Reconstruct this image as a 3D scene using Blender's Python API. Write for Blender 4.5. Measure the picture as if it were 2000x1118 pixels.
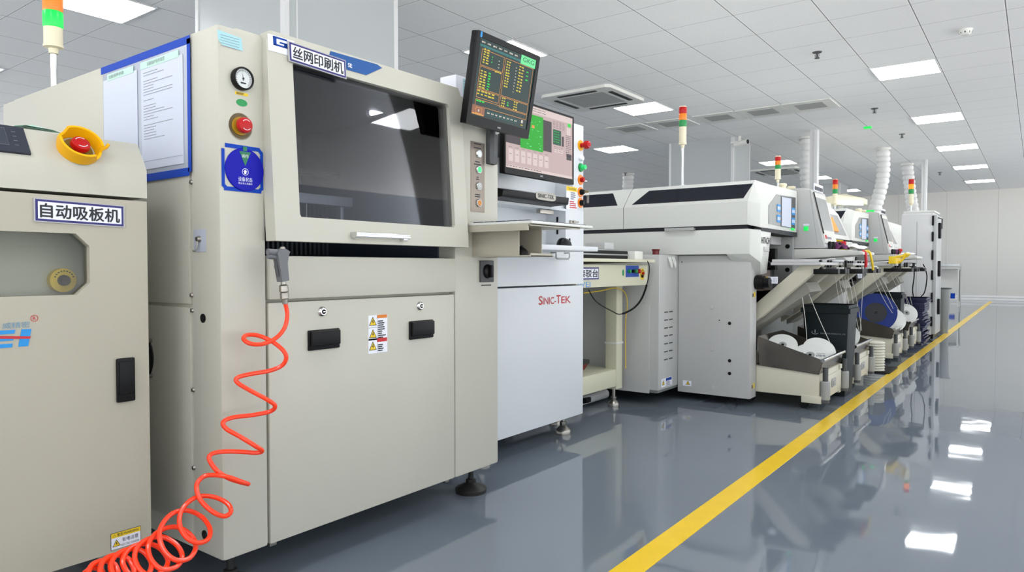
import bpy, bmesh, math, random
from mathutils import Vector, Matrix
from mathutils.geometry import tessellate_polygon
random.seed(7)
S = bpy.context.scene
COL = S.collection
for o in list(bpy.data.objects):
    bpy.data.objects.remove(o)

# ------------------------------------------------------------------ camera, world, exposure
FPX, CX, CY = 1377.0, 1000.0, 559.0
CAMZ = 0.90
VPX, HY = 2026.0, 522.0
TH = math.atan((VPX - CX) / math.hypot(FPX, CY - HY))
PIT = -math.atan((CY - HY) / FPX)
FW = Vector((-math.sin(TH) * math.cos(PIT), math.cos(TH) * math.cos(PIT), math.sin(PIT)))
RT = Vector((math.cos(TH), math.sin(TH), 0))
UP = RT.cross(FW)
CAM = Vector((0, 0, CAMZ))
cam_data = bpy.data.cameras.new('camera')
cam_data.sensor_width = 36.0
cam_data.lens = FPX / 2000.0 * 36.0
cam_data.clip_start = 0.05
cam_data.clip_end = 100
cam = bpy.data.objects.new('camera', cam_data)
COL.objects.link(cam)
cam.matrix_world = Matrix((RT, UP, -FW)).transposed().to_4x4()
cam.location = CAM
S.camera = cam

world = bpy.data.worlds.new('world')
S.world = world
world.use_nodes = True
wt = world.node_tree
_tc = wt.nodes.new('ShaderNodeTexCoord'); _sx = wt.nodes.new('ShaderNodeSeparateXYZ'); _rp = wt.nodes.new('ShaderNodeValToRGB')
_rp.color_ramp.elements[0].position = 0.46; _rp.color_ramp.elements[0].color = (1.0, 0.99, 0.97, 1)   # added bright lower half, no real ground, lifts the ceiling
_rp.color_ramp.elements[1].position = 0.52; _rp.color_ramp.elements[1].color = (0.26, 0.28, 0.30, 1)    # dimmer upper half, added fill through the open sides
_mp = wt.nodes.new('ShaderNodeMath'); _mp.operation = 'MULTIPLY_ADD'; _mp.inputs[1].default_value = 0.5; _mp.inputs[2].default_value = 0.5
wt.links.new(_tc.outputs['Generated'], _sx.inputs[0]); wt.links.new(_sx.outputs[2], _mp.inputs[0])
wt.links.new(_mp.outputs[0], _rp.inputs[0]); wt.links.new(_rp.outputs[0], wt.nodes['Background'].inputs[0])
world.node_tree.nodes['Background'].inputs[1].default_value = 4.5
S.view_settings.view_transform = 'Standard'
S.view_settings.look = 'None'
S.view_settings.gamma = 1.0
S.view_settings.exposure = 0.14
S.view_settings.use_curve_mapping = False
LAMP = 16.0            # radiance of the ceiling panels


def at(x, y, X=None, Y=None, Z=None):
    """a photo pixel carried onto a true plane of the room"""
    d = FW + RT * ((x - CX) / FPX) - UP * ((y - CY) / FPX)
    if X is not None: t = (X - CAM.x) / d.x
    elif Y is not None: t = (Y - CAM.y) / d.y
    else: t = (Z - CAM.z) / d.z
    return CAM + d * t


# ------------------------------------------------------------------ materials
def lin(c):
    r = []
    for v in c[:3]:
        v /= 255.0
        r.append(v / 12.92 if v <= 0.04045 else ((v + 0.055) / 1.055) ** 2.4)
    return (r[0], r[1], r[2], 1.0)


MATS = {}


def mat(name, rgb=(200, 200, 200), rough=0.5, metal=0.0, emit=None, es=1.0, bump=0.0, bscale=400.0,
        vary=0.0, vscale=3.0, spec=0.5, coat=0.0):
    if name in MATS: return MATS[name]
    m = bpy.data.materials.new(name)
    m.use_nodes = True
    nt = m.node_tree
    p = nt.nodes['Principled BSDF']
    p.inputs['Base Color'].default_value = lin(rgb)
    p.inputs['Roughness'].default_value = rough
    p.inputs['Metallic'].default_value = metal
    p.inputs['Specular IOR Level'].default_value = spec
    if coat: p.inputs['Coat Weight'].default_value = coat
    if emit is not None:
        p.inputs['Emission Color'].default_value = lin(emit)
        p.inputs['Emission Strength'].default_value = es
    if bump or vary:
        tc = nt.nodes.new('ShaderNodeTexCoord')
    if vary:
        n = nt.nodes.new('ShaderNodeTexNoise')
        n.inputs['Scale'].default_value = vscale
        n.inputs['Detail'].default_value = 5
        nt.links.new(tc.outputs['Object'], n.inputs['Vector'])
        mx = nt.nodes.new('ShaderNodeMix')
        mx.data_type = 'RGBA'
        mx.inputs['A'].default_value = lin([max(0, c * (1 - vary)) for c in rgb])
        mx.inputs['B'].default_value = lin([min(255, c * (1 + vary)) for c in rgb])
        nt.links.new(n.outputs['Fac'], mx.inputs['Factor'])
        nt.links.new(mx.outputs['Result'], p.inputs['Base Color'])
    if bump:
        n2 = nt.nodes.new('ShaderNodeTexNoise')
        n2.inputs['Scale'].default_value = bscale
        n2.inputs['Detail'].default_value = 2
        nt.links.new(tc.outputs['Object'], n2.inputs['Vector'])
        b = nt.nodes.new('ShaderNodeBump')
        b.inputs['Strength'].default_value = bump
        b.inputs['Distance'].default_value = 0.001
        nt.links.new(n2.outputs['Fac'], b.inputs['Height'])
        nt.links.new(b.outputs['Normal'], p.inputs['Normal'])
    MATS[name] = m
    return m


def glass_mat(name, tint, rough=0.03, ior=1.5):
    m = bpy.data.materials.new(name)
    m.use_nodes = True
    nt = m.node_tree
    nt.nodes.remove(nt.nodes['Principled BSDF'])
    t = nt.nodes.new('ShaderNodeBsdfTransparent')
    t.inputs[0].default_value = (*tint, 1)
    g = nt.nodes.new('ShaderNodeBsdfGlossy')
    g.inputs['Roughness'].default_value = rough
    f = nt.nodes.new('ShaderNodeFresnel')
    f.inputs['IOR'].default_value = ior
    x = nt.nodes.new('ShaderNodeMixShader')
    nt.links.new(f.outputs[0], x.inputs[0])
    nt.links.new(t.outputs[0], x.inputs[1])
    nt.links.new(g.outputs[0], x.inputs[2])
    nt.links.new(x.outputs[0], nt.nodes['Material Output'].inputs[0])
    MATS[name] = m
    return m


CREAM = mat('cream powder coat', (188, 186, 174), 0.42, bump=0.25, bscale=260, vary=0.02)
CREAM2 = mat('cream powder coat door', (188, 186, 174), 0.40, bump=0.25, bscale=260, vary=0.025)
BEIGE = mat('beige powder coat', (176, 171, 155), 0.45, bump=0.25, bscale=260, vary=0.02)
TABLE = mat('pale olive paint', (208, 206, 182), 0.45, bump=0.2)
WHITE = mat('cool white paint', (211, 215, 219), 0.40, bump=0.2, bscale=260)
OFFWHITE = mat('machine white plastic', (218, 219, 214), 0.35)
GREY = mat('light grey paint', (190, 190, 190), 0.45, bump=0.15, bscale=260, vary=0.02)
GREY2 = mat('mid grey paint', (158, 160, 158), 0.45)
DGREY = mat('dark grey', (70, 72, 74), 0.5)
BLACK = mat('black plastic', (13, 13, 15), 0.4, spec=0.22)
MATTE = mat('matte black', (14, 14, 15), 0.8)
RUBBER = mat('black rubber', (20, 19, 19), 0.6, spec=0.2)
STEEL = mat('brushed stainless', (150, 146, 140), 0.28, 1.0, vary=0.12, vscale=8)
CHROME = mat('chrome', (215, 215, 215), 0.12, 1.0)
NICKEL = mat('nickel', (160, 156, 148), 0.3, 1.0)
ALU = mat('aluminium', (190, 192, 194), 0.35, 1.0)
INNER = mat('dark machine interior', (62, 70, 84), 0.6)
INNER2 = mat('grey machine interior', (120, 124, 122), 0.6)
INNER3 = mat('pale machine interior', (186, 186, 176), 0.6)
RED = mat('red plastic', (180, 14, 18), 0.35, spec=.3)
REDLIT = mat('lit red', (235, 40, 45), 0.3, emit=(255, 30, 40), es=1.2)
YELLOW = mat('yellow plastic', (240, 176, 4), 0.45, spec=.3)
YLABEL = mat('yellow label', (236, 200, 30), 0.5)
LINEY = mat('yellow floor tape', (234, 194, 10), 0.25, vary=0.04, vscale=12)
GREEN = mat('green plastic', (10, 140, 70), 0.35)
GREENLIT = mat('lit green', (0, 110, 40), 0.3, emit=(10, 225, 90), es=0.95)
GREENBTN = mat('softly lit green', (60, 200, 120), 0.3, emit=(50, 235, 130), es=0.5)
AMBER = mat('amber plastic', (240, 130, 20), 0.3)
AMBERLIT = mat('lit amber', (200, 90, 0), 0.3, emit=(255, 130, 10), es=1.3)
ORANGE = mat('orange polyurethane tube', (255, 62, 20), 0.25, emit=(255, 50, 20), es=0.0, spec=0.6)
BLUE = mat('blue tape', (4, 62, 172), 0.5, spec=0.2)
DBLUE = mat('deep blue disc', (6, 8, 160), 0.45, spec=0.2)
NAVY = mat('navy ink', (38, 32, 110), 0.5)
LOGOBLUE = mat('logo blue', (6, 60, 150), 0.5, spec=.2)
SKYBLUE = mat('sky blue ink', (20, 140, 214), 0.45)
BADGE = mat('steel blue panel', (44, 88, 148), 0.4, spec=.2)
PAPER = mat('paper', (198, 204, 220), 0.6)
PAPER2 = mat('acrylic holder', (172, 178, 192), 0.25)
SIGN = mat('sign white', (232, 234, 244), 0.4)
TEAL = mat('pale teal sheet', (160, 206, 214), 0.5)
MINT = mat('mint sheet', (186, 224, 208), 0.55)
INK = mat('black ink', (34, 34, 40), 0.6)
GINK = mat('grey ink', (130, 134, 146), 0.6)
WINK = mat('white ink', (235, 238, 245), 0.6)
REDINK = mat('red ink', (196, 34, 40), 0.5)
ORINK = mat('orange ink', (216, 122, 40), 0.5)
TOWERBODY = mat('ivory tower base', (224, 216, 188), 0.4)
ORBAG = mat('orange pocket', (240, 156, 30), 0.4)
PURPLE = mat('purple cloth', (96, 32, 84), 0.8)
CLOTH = mat('white cloth', (228, 226, 222), 0.9)
BINM = mat('dark green grey bin plastic', (28, 36, 39), 0.5, spec=.2)
BINSIDE = mat('grey green bin plastic', (70, 84, 82), 0.4)
REELW = mat('white reel', (226, 228, 224), 0.45)
REELB = mat('blue reel', (6, 40, 118), 0.4, spec=.25)
TAPE = mat('clear white tape', (226, 224, 216), 0.35)
TRAYB = mat('dark blue tray', (24, 30, 74), 0.4)
PANEL = mat('pillar panel', (170, 175, 177), 0.4, vary=0.01)
TRIM = mat('white trim', (208, 209, 210), 0.5)
WALLM = mat('wall panel white', (218, 217, 212), 0.4, vary=0.01, vscale=0.4)
SCR_D = mat('dark monitor picture', (10, 10, 10), 0.35, spec=0.25, emit=(38, 62, 62), es=0.75)
SCR_T = mat('teal monitor picture', (10, 10, 10), 0.35, spec=0.25, emit=(50, 130, 130), es=0.7)
SCR_O = mat('orange monitor lines', (10, 10, 10), 0.35, spec=0.25, emit=(230, 160, 80), es=0.85)
SCR_Y = mat('yellow monitor text', (10, 10, 10), 0.35, spec=0.25, emit=(215, 195, 60), es=0.9)
SCR_G = mat('green monitor text', (10, 10, 10), 0.35, spec=0.25, emit=(40, 215, 70), es=0.9)
SCR_M = mat('mint monitor logo', (10, 10, 10), 0.35, spec=0.25, emit=(120, 245, 165), es=0.85)
SCR_R = mat('copper monitor patch', (10, 10, 10), 0.35, spec=0.25, emit=(150, 98, 74), es=0.9)
SCR_W = mat('white monitor text', (10, 10, 10), 0.35, spec=0.25, emit=(225, 220, 205), es=0.8)
SCR_P = mat('pink monitor picture', (10, 10, 10), 0.35, spec=0.25, emit=(222, 196, 194), es=0.7)
SCR_GB = mat('bright green board picture', (10, 10, 10), 0.35, spec=0.25, emit=(28, 182, 36), es=0.8)
SCR_K = mat('grey monitor picture', (10, 10, 10), 0.35, spec=0.25, emit=(74, 66, 72), es=0.8)
SCR_W2 = mat('pale monitor tiles', (10, 10, 10), 0.35, spec=0.25, emit=(240, 220, 216), es=0.75)
SCR_DG = mat('dark green board picture', (10, 10, 10), 0.35, spec=0.25, emit=(24, 92, 66), es=0.8)
HMI = mat('unlit panel screen', (54, 60, 72), 0.15)
DIFF = mat('lit ceiling diffuser', (255, 255, 255), 0.5, emit=(250, 253, 255), es=LAMP)
SMALLLAMP = mat('lit lamp tube', (255, 255, 255), 0.5, emit=(252, 253, 255), es=5.0)
DUCT = mat('ribbed duct film', (222, 222, 222), 0.4)
SOIL = mat('black foot rubber', (30, 28, 27), 0.5)
GLASS = glass_mat('smoked glass', (0.72, 0.73, 0.76), 0.02, 1.38)
GLASS2 = glass_mat('smoked hood glass', (0.55, 0.57, 0.62), 0.05, 1.4)
GLASS3 = glass_mat('clear grey acrylic', (0.90, 0.91, 0.88), 0.05, 1.35)


# ------------------------------------------------------------------ mesh collector
class B:
    def __init__(s):
        s.v = []; s.f = []; s.mi = []; s.mats = []; s.cur = 0; s.xf = None

    def use(s, m):
        if m not in s.mats: s.mats.append(m)
        s.cur = s.mats.index(m)
        return s

    def raw(s, verts, faces):
        n = len(s.v)
        for p in verts:
            p = Vector(p)
            s.v.append(s.xf(p) if s.xf else p)
        for f in faces:
            s.f.append([i + n for i in f]); s.mi.append(s.cur)
        return s

    def from_bm(s, bm):
        bm.verts.index_update()
        s.raw([v.co.copy() for v in bm.verts], [[v.index for v in f.verts] for f in bm.faces])
        bm.free()
        return s

    def box(s, x0, x1, y0, y1, z0, z1, bev=0.0, seg=2):
        x0, x1 = min(x0, x1), max(x0, x1); y0, y1 = min(y0, y1), max(y0, y1); z0, z1 = min(z0, z1), max(z0, z1)
        bm = bmesh.new()
        bmesh.ops.create_cube(bm, size=1)
        for v in bm.verts:
            v.co = Vector(((x0 + x1) / 2 + v.co.x * (x1 - x0), (y0 + y1) / 2 + v.co.y * (y1 - y0), (z0 + z1) / 2 + v.co.z * (z1 - z0)))
        if bev:
            bev = min(bev, 0.45 * min(x1 - x0, y1 - y0, z1 - z0))
            bmesh.ops.bevel(bm, geom=list(bm.edges), offset=bev, segments=seg, affect='EDGES', profile=0.6)
        return s.from_bm(bm)

    def hull(s, pts, bev=0.0, seg=2):
        bm = bmesh.new()
        vs = [bm.verts.new(p) for p in pts]
        r = bmesh.ops.convex_hull(bm, input=vs)
        junk = [v for v in bm.verts if not v.link_faces]
        for v in junk: bm.verts.remove(v)
        bmesh.ops.dissolve_limit(bm, angle_limit=0.01, verts=bm.verts[:], edges=bm.edges[:])
        if bev:
            bmesh.ops.bevel(bm, geom=list(bm.edges), offset=bev, segments=seg, affect='EDGES', profile=0.6)
        return s.from_bm(bm)

    def plate(s, axis, outer, holes, a0, a1):
        """flat plate with holes; axis X: points (y,z); Y: (x,z); Z: (x,y)"""
        loops = [outer] + list(holes)
        flat = [p for l in loops for p in l]
        tris = tessellate_polygon([[Vector((p[0], p[1], 0)) for p in l] for l in loops])
        def mk(p, a):
            return {'X': (a, p[0], p[1]), 'Y': (p[0], a, p[1]), 'Z': (p[0], p[1], a)}[axis]
        n = len(flat)
        verts = [mk(p, a0) for p in flat] + [mk(p, a1) for p in flat]
        bm = bmesh.new()
        vs = [bm.verts.new(v) for v in verts]
        for t in tris:
            try:
                bm.faces.new([vs[i] for i in t]); bm.faces.new([vs[i + n] for i in reversed(t)])
            except ValueError: pass
        k = 0
        for l in loops:
            m = len(l)
            for i in range(m):
                j = (i + 1) % m
                try: bm.faces.new((vs[k + i], vs[k + j], vs[k + j + n], vs[k + i + n]))
                except ValueError: pass
            k += m
        bmesh.ops.recalc_face_normals(bm, faces=bm.faces[:])
        return s.from_bm(bm)

    def prism(s, axis, pts, a0, a1): return s.plate(axis, pts, [], a0, a1)

    def cyl(s, p0, p1, r, n=20, r2=None, caps=True):
        p0, p1 = Vector(p0), Vector(p1)
        d = (p1 - p0).normalized()
        a = d.orthogonal().normalized(); b = d.cross(a)
        r2 = r if r2 is None else r2
        vs = []
        for k in range(n):
            t = 2 * math.pi * k / n
            vs.append(p0 + (a * math.cos(t) + b * math.sin(t)) * r)
        for k in range(n):
            t = 2 * math.pi * k / n
            vs.append(p1 + (a * math.cos(t) + b * math.sin(t)) * r2)
        fs = [[k, (k + 1) % n, n + (k + 1) % n, n + k] for k in range(n)]
        if caps: fs += [list(range(n))[::-1], list(range(n, 2 * n))]
        return s.raw(vs, fs)

    def lathe(s, prof, o, d=(0, 0, 1), n=28):
        """prof: (radius, height along d)"""
        o, d = Vector(o), Vector(d).normalized()
        a = d.orthogonal().normalized(); b = d.cross(a)
        vs, fs = [], []
        for r, h in prof:
            for k in range(n):
                t = 2 * math.pi * k / n
                vs.append(o + d * h + (a * math.cos(t) + b * math.sin(t)) * max(r, 1e-5))
        for i in range(len(prof) - 1):
            for k in range(n):
                fs.append([i * n + k, i * n + (k + 1) % n, (i + 1) * n + (k + 1) % n, (i + 1) * n + k])
        return s.raw(vs, fs)

    def tube(s, pts, r, n=10, closed=False):
        pts = [Vector(p) for p in pts]
        N = len(pts)
        rings = []
        nrm = None
        for i, p in enumerate(pts):
            if closed: t = (pts[(i + 1) % N] - pts[i - 1])
            else: t = pts[min(i + 1, N - 1)] - pts[max(i - 1, 0)]
            t.normalize()
            if nrm is None: nrm = t.orthogonal().normalized()
            else:
                nrm = nrm - t * nrm.dot(t)
                nrm = nrm.normalized() if nrm.length > 1e-6 else t.orthogonal().normalized()
            b = t.cross(nrm)
            rr = r(i / max(1, N - 1)) if callable(r) else r
            rings.append([p + (nrm * math.cos(2 * math.pi * k / n) + b * math.sin(2 * math.pi * k / n)) * rr for k in range(n)])
        vs = [v for q in rings for v in q]
        fs = []
        for i in range(N - 1 + (1 if closed else 0)):
            j = (i + 1) % N
            for k in range(n):
                fs.append([i * n + k, i * n + (k + 1) % n, j * n + (k + 1) % n, j * n + k])
        if not closed: fs += [list(range(n))[::-1], [(N - 1) * n + k for k in range(n)]]
        return s.raw(vs, fs)

    def text(s, txt, o, u, v, h=None, w=None, lift=0.0006, bold=0.0):
        """text with lower-left corner o, reading along u, upright along v, fitted to height h and width w"""
        vs, fs = text_mesh(txt)
        if not vs: return s
        xs = [p[0] for p in vs]; ys = [p[1] for p in vs]
        x0, x1, y0, y1 = min(xs), max(xs), min(ys), max(ys)
        u, v = Vector(u).normalized(), Vector(v).normalized()
        nn = u.cross(v)
        sy = h / (y1 - y0) if h else None
        sx = w / (x1 - x0) if w else sy
        if sy is None: sy = sx
        o = Vector(o) + nn * lift
        sh = [(0, 0)] if not bold else [(-bold, 0), (bold, 0), (0, -bold), (0, bold)]
        for q, (ax, ay) in enumerate(sh):
            s.raw([o + nn * (q * .00003) + u * ((p[0] - x0 + ax) * sx) + v * ((p[1] - y0 + ay) * sy) for p in vs], fs)
        return s

    def quad(s, o, u, v, w, h, lift=0.0):
        u, v = Vector(u).normalized(), Vector(v).normalized()
        o = Vector(o) + u.cross(v) * lift
        return s.raw([o, o + u * w, o + u * w + v * h, o + v * h], [[0, 1, 2, 3]])

    def slab(s, o, u, v, w, h, t):
        """thin slab, back face on the plane through o"""
        u, v = Vector(u).normalized(), Vector(v).normalized()
        nn = u.cross(v); o = Vector(o)
        a = [o, o + u * w, o + u * w + v * h, o + v * h]
        return s.raw(a + [p + nn * t for p in a], [[3, 2, 1, 0], [4, 5, 6, 7], [0, 1, 5, 4], [1, 2, 6, 5], [2, 3, 7, 6], [3, 0, 4, 7]])

    def poly(s, pts, nn, t):
        """polygon plate in space pushed out by t along nn"""
        nn = Vector(nn).normalized(); pts = [Vector(p) for p in pts]; n = len(pts)
        fs = [list(range(n))[::-1], [n + i for i in range(n)]] + [[i, (i + 1) % n, n + (i + 1) % n, n + i] for i in range(n)]
        return s.raw(pts + [p + nn * t for p in pts], fs)


_TXT = {}


def text_mesh(txt):
    if txt in _TXT: return _TXT[txt]
    c = bpy.data.curves.new('lettering', 'FONT')
    c.body = txt; c.resolution_u = 3; c.size = 1.0
    o = bpy.data.objects.new('lettering', c)
    COL.objects.link(o)
    dg = bpy.context.evaluated_depsgraph_get()
    me = bpy.data.meshes.new_from_object(o.evaluated_get(dg))
    r = ([tuple(v.co) for v in me.vertices], [list(p.vertices) for p in me.polygons])
    bpy.data.objects.remove(o); bpy.data.curves.remove(c); bpy.data.meshes.remove(me)
    _TXT[txt] = r
    return r


OFF = {}


def thing(name, loc, label, cat, group=None):
    o = bpy.data.objects.new(name, None)
    o.empty_display_size = 0.05
    COL.objects.link(o)
    o.location = loc
    OFF[o.name] = Vector(loc)
    o['label'] = label; o['category'] = cat
    if group: o['group'] = group
    return o


def obj(name, b, m=None, parent=None, label=None, angle=35, loc=None):
    me = bpy.data.meshes.new(name)
    off = OFF.get(parent.name, Vector((0, 0, 0))) if parent else (Vector(loc) if loc is not None else Vector((0, 0, 0)))
    me.from_pydata([p - off for p in b.v], [], b.f)
    mats = list(b.mats)
    if m is not None and not mats: mats = [m]
    elif m is not None and m not in mats: mats = mats
    for k in mats: me.materials.append(k)
    me.polygons.foreach_set('material_index', [min(i, max(0, len(mats) - 1)) for i in b.mi])
    bm = bmesh.new(); bm.from_mesh(me)
    bmesh.ops.recalc_face_normals(bm, faces=[f for f in bm.faces]) if not getattr(b, 'keepn', False) else None
    bm.to_mesh(me); bm.free()
    me.polygons.foreach_set('use_smooth', [True] * len(me.polygons))
    me.set_sharp_from_angle(angle=math.radians(angle))
    me.update()
    o = bpy.data.objects.new(name, me)
    COL.objects.link(o)
    if parent: o.parent = parent
    else: o.location = off
    OFF[o.name] = off
    if label: o['label'] = label
    return o


def tag(o, label, cat, group=None):
    o['label'] = label; o['category'] = cat
    if group: o['group'] = group
    return o


def struct(name, b, m):
    o = obj(name, b, m); o['kind'] = 'structure'
    return o


def dup(o, d, parent=None, label=None):
    c = o.copy(); COL.objects.link(c)
    if parent: c.parent = parent
    else:
        c.location = o.location + Vector(d)
        OFF[c.name] = OFF.get(o.name, Vector((0, 0, 0))) + Vector(d)
    if parent: OFF[c.name] = OFF[parent.name]
    if label: c['label'] = label
    for ch in list(o.children): dup(ch, d, c)
    return c


YU, ZU, XU = Vector((0, 1, 0)), Vector((0, 0, 1)), Vector((1, 0, 0))


def spline(pts, per=8, closed=False):
    pts = [Vector(p) for p in pts]; n = len(pts); out = []
    for i in range(n if closed else n - 1):
        if closed: a, b, c, d = pts[i - 1], pts[i], pts[(i + 1) % n], pts[(i + 2) % n]
        else: a, b, c, d = pts[max(i - 1, 0)], pts[i], pts[i + 1], pts[min(i + 2, n - 1)]
        for k in range(per):
            t = k / per
            out.append(0.5 * ((2 * b) + (c - a) * t + (2 * a - 5 * b + 4 * c - d) * t * t + (3 * b - a - 3 * c + d) * t ** 3))
    if not closed: out.append(pts[-1])
    return out


def circle2(cx, cz, r, n=28, a0=0): return [(cx + r * math.cos(a0 + 2 * math.pi * k / n), cz + r * math.sin(a0 + 2 * math.pi * k / n)) for k in range(n)]

# ================================================================== THE SETTING
CEIL = 2.98
XL, XR, YF, YB = -16.0, 5.0, -5.0, 22.9
# glossy blue grey epoxy floor with gentle unevenness
fm = mat('blue grey epoxy floor', (104, 113, 126), 0.035, spec=0.62)
nt = fm.node_tree; p = nt.nodes['Principled BSDF']
tc = nt.nodes.new('ShaderNodeTexCoord')
n1 = nt.nodes.new('ShaderNodeTexNoise'); n1.inputs['Scale'].default_value = 1.6; n1.inputs['Detail'].default_value = 3
n2 = nt.nodes.new('ShaderNodeTexNoise'); n2.inputs['Scale'].default_value = 0.8; n2.inputs['Detail'].default_value = 4
mx = nt.nodes.new('ShaderNodeMix'); mx.data_type = 'RGBA'
mx.inputs['A'].default_value = lin((102, 112, 124)); mx.inputs['B'].default_value = lin((116, 124, 133))
bp = nt.nodes.new('ShaderNodeBump'); bp.inputs['Strength'].default_value = 0.06; bp.inputs['Distance'].default_value = 0.03
for n in (n1, n2): nt.links.new(tc.outputs['Object'], n.inputs['Vector'])
nt.links.new(n2.outputs['Fac'], mx.inputs['Factor']); nt.links.new(mx.outputs['Result'], p.inputs['Base Color'])
nt.links.new(n1.outputs['Fac'], bp.inputs['Height']); nt.links.new(bp.outputs['Normal'], p.inputs['Normal'])
struct('floor', B().box(XL, XR, YF, YB + 0.2, -0.1, 0.0), fm)

# mineral tiles in a metal grid
cm = mat('white ceiling tiles', (206, 207, 208), 0.7)
nt = cm.node_tree; p = nt.nodes['Principled BSDF']
tc = nt.nodes.new('ShaderNodeTexCoord'); sp = nt.nodes.new('ShaderNodeSeparateXYZ')
nt.links.new(tc.outputs['Object'], sp.inputs[0])


def mth(op, a, b=None):
    n = nt.nodes.new('ShaderNodeMath'); n.operation = op
    for i, q in enumerate((a, b)):
        if q is None: continue
        if isinstance(q, (int, float)): n.inputs[i].default_value = q
        else: nt.links.new(q, n.inputs[i])
    return n.outputs[0]


def gridline(c, org, pitch, half):
    f = mth('FRACT', mth('DIVIDE', mth('SUBTRACT', c, org - 60 * pitch), pitch))
    return mth('GREATER_THAN', mth('ABSOLUTE', mth('SUBTRACT', f, 0.5)), 0.5 - half / pitch)


gx = gridline(sp.outputs[0], -1.445, 0.605, 0.0038)
gy = gridline(sp.outputs[1], 8.2, 0.597, 0.0026)
seam = mth('MAXIMUM', gx, gy)  # dark lines paint the shadow gaps along the grid bars
wx = gridline(sp.outputs[0], -1.445, 0.605, 0.012)
wy = gridline(sp.outputs[1], 8.2, 0.597, 0.010)
bar = mth('MAXIMUM', wx, wy)
ns = nt.nodes.new('ShaderNodeTexNoise'); ns.inputs['Scale'].default_value = 55; ns.inputs['Detail'].default_value = 4
nt.links.new(tc.outputs['Object'], ns.inputs['Vector'])
m1 = nt.nodes.new('ShaderNodeMix'); m1.data_type = 'RGBA'
m1.inputs['A'].default_value = lin((234, 234, 234)); m1.inputs['B'].default_value = lin((246, 246, 246))
nt.links.new(ns.outputs['Fac'], m1.inputs['Factor'])
m2 = nt.nodes.new('ShaderNodeMix'); m2.data_type = 'RGBA'
nt.links.new(bar, m2.inputs['Factor']); nt.links.new(m1.outputs['Result'], m2.inputs['A']); m2.inputs['B'].default_value = lin((250, 250, 250))
m3 = nt.nodes.new('ShaderNodeMix'); m3.data_type = 'RGBA'
nt.links.new(seam, m3.inputs['Factor']); nt.links.new(m2.outputs['Result'], m3.inputs['A']); m3.inputs['B'].default_value = lin((120, 120, 124))
nt.links.new(m3.outputs['Result'], p.inputs['Base Color'])
struct('ceiling', B().box(XL, XR, YF, YB + 0.2, CEIL, CEIL + 0.1), cm)

struct('wall_back', B().box(XL, XR, YB, YB + 0.15, 0, CEIL), WALLM)
# unseen left wall, glazed band added so outside fill reaches the ceiling
wl_ = B().box(XL - 0.15, XL, YF, YB, 0, 0.30).box(XL - 0.15, XL, YF, YB, 2.80, CEIL)
struct('wall_left', wl_, WALLM)
wf = B()
for k in range(10): wf.box(XL - 0.12, XL - 0.03, YF + k * 3.1 - .0, YF + k * 3.1 + .07, 0.30, 2.80)
wf.box(XL - 0.12, XL - 0.03, YF, YB, 0.30, 0.36).box(XL - 0.12, XL - 0.03, YF, YB, 2.74, 2.80)
struct('added_window_1', wf, TRIM)
pane_ = B().box(XL - 0.08, XL - 0.075, YF, YB, 0.36, 2.74)
o_ = obj('pane', pane_, glass_mat('clear window glass', (.97, .98, .98), .01, 1.3), bpy.data.objects['added_window_1'])

sb = B()
for k in range(9):
    xs = -0.86 - 1.18 * k
    sb.box(xs - 0.004, xs + 0.004, YB - 0.004, YB, 0.12, CEIL)
struct('trim_1', sb, mat('panel seam', (186, 186, 184), 0.5))
bb = B(); bb.box(XL, XR, YB - 0.03, YB, 0, 0.055, 0.006); bb.box(XL, XR, YB - 0.02, YB, 0.075, 0.125, 0.006)
struct('baseboard_back', bb, mat('white baseboard', (240, 240, 240), 0.4))

# pillars clad in white panels, with edge trims
def pillar(nm, x0, x1, y0, y1, tn):
    struct(nm, B().box(x0, x1, y0, y1, 0, CEIL), PANEL)
    t = B()
    for (x, y) in ((x1, y0), (x0, y0), (x1, y1)):
        t.box(x - 0.035, x + 0.006, y - 0.006, y + 0.035, 0, CEIL, 0.002)
    t.box(x1, x1 + 0.004, y0 + 0.09, y0 + 0.10, 0, CEIL)
    struct(tn, t, TRIM)


pillar('wall_pillar_front', -4.92, -3.9, 2.79, 3.755, 'trim_2')
pillar('wall_pillar_middle', -4.98, -3.92, 11.17, 11.95, 'trim_3')
pillar('wall_pillar_rear', -5.0, -3.95, 18.9, 19.7, 'trim_4')

yl = obj('floor_line', B().box(-1.0, -0.915, -2.0, 22.3, 0.0, 0.0015), LINEY)
tag(yl, 'yellow line painted along the grey aisle floor beside the machines', 'floor line')

# ceiling panels that light the room
LX, LY, LW = -1.143, 8.478, 0.29


def make_light(x, y, label):
    t = thing('ceiling_light', (x, y, CEIL), label, 'ceiling light', 'square ceiling light panels')
    fr = B()
    fr.plate('Z', [(x - .3, y - .297), (x + .3, y - .297), (x + .3, y + .297), (x - .3, y + .297)],
             [[(x - .288, y - .285), (x + .288, y - .285), (x + .288, y + .285), (x - .288, y + .285)]], CEIL - 0.012, CEIL)
    obj('frame', fr, TRIM, t)
    obj('diffuser', B().box(x - .288, x + .288, y - .285, y + .285, CEIL - 0.010, CEIL), DIFF, t)
    return t


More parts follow.
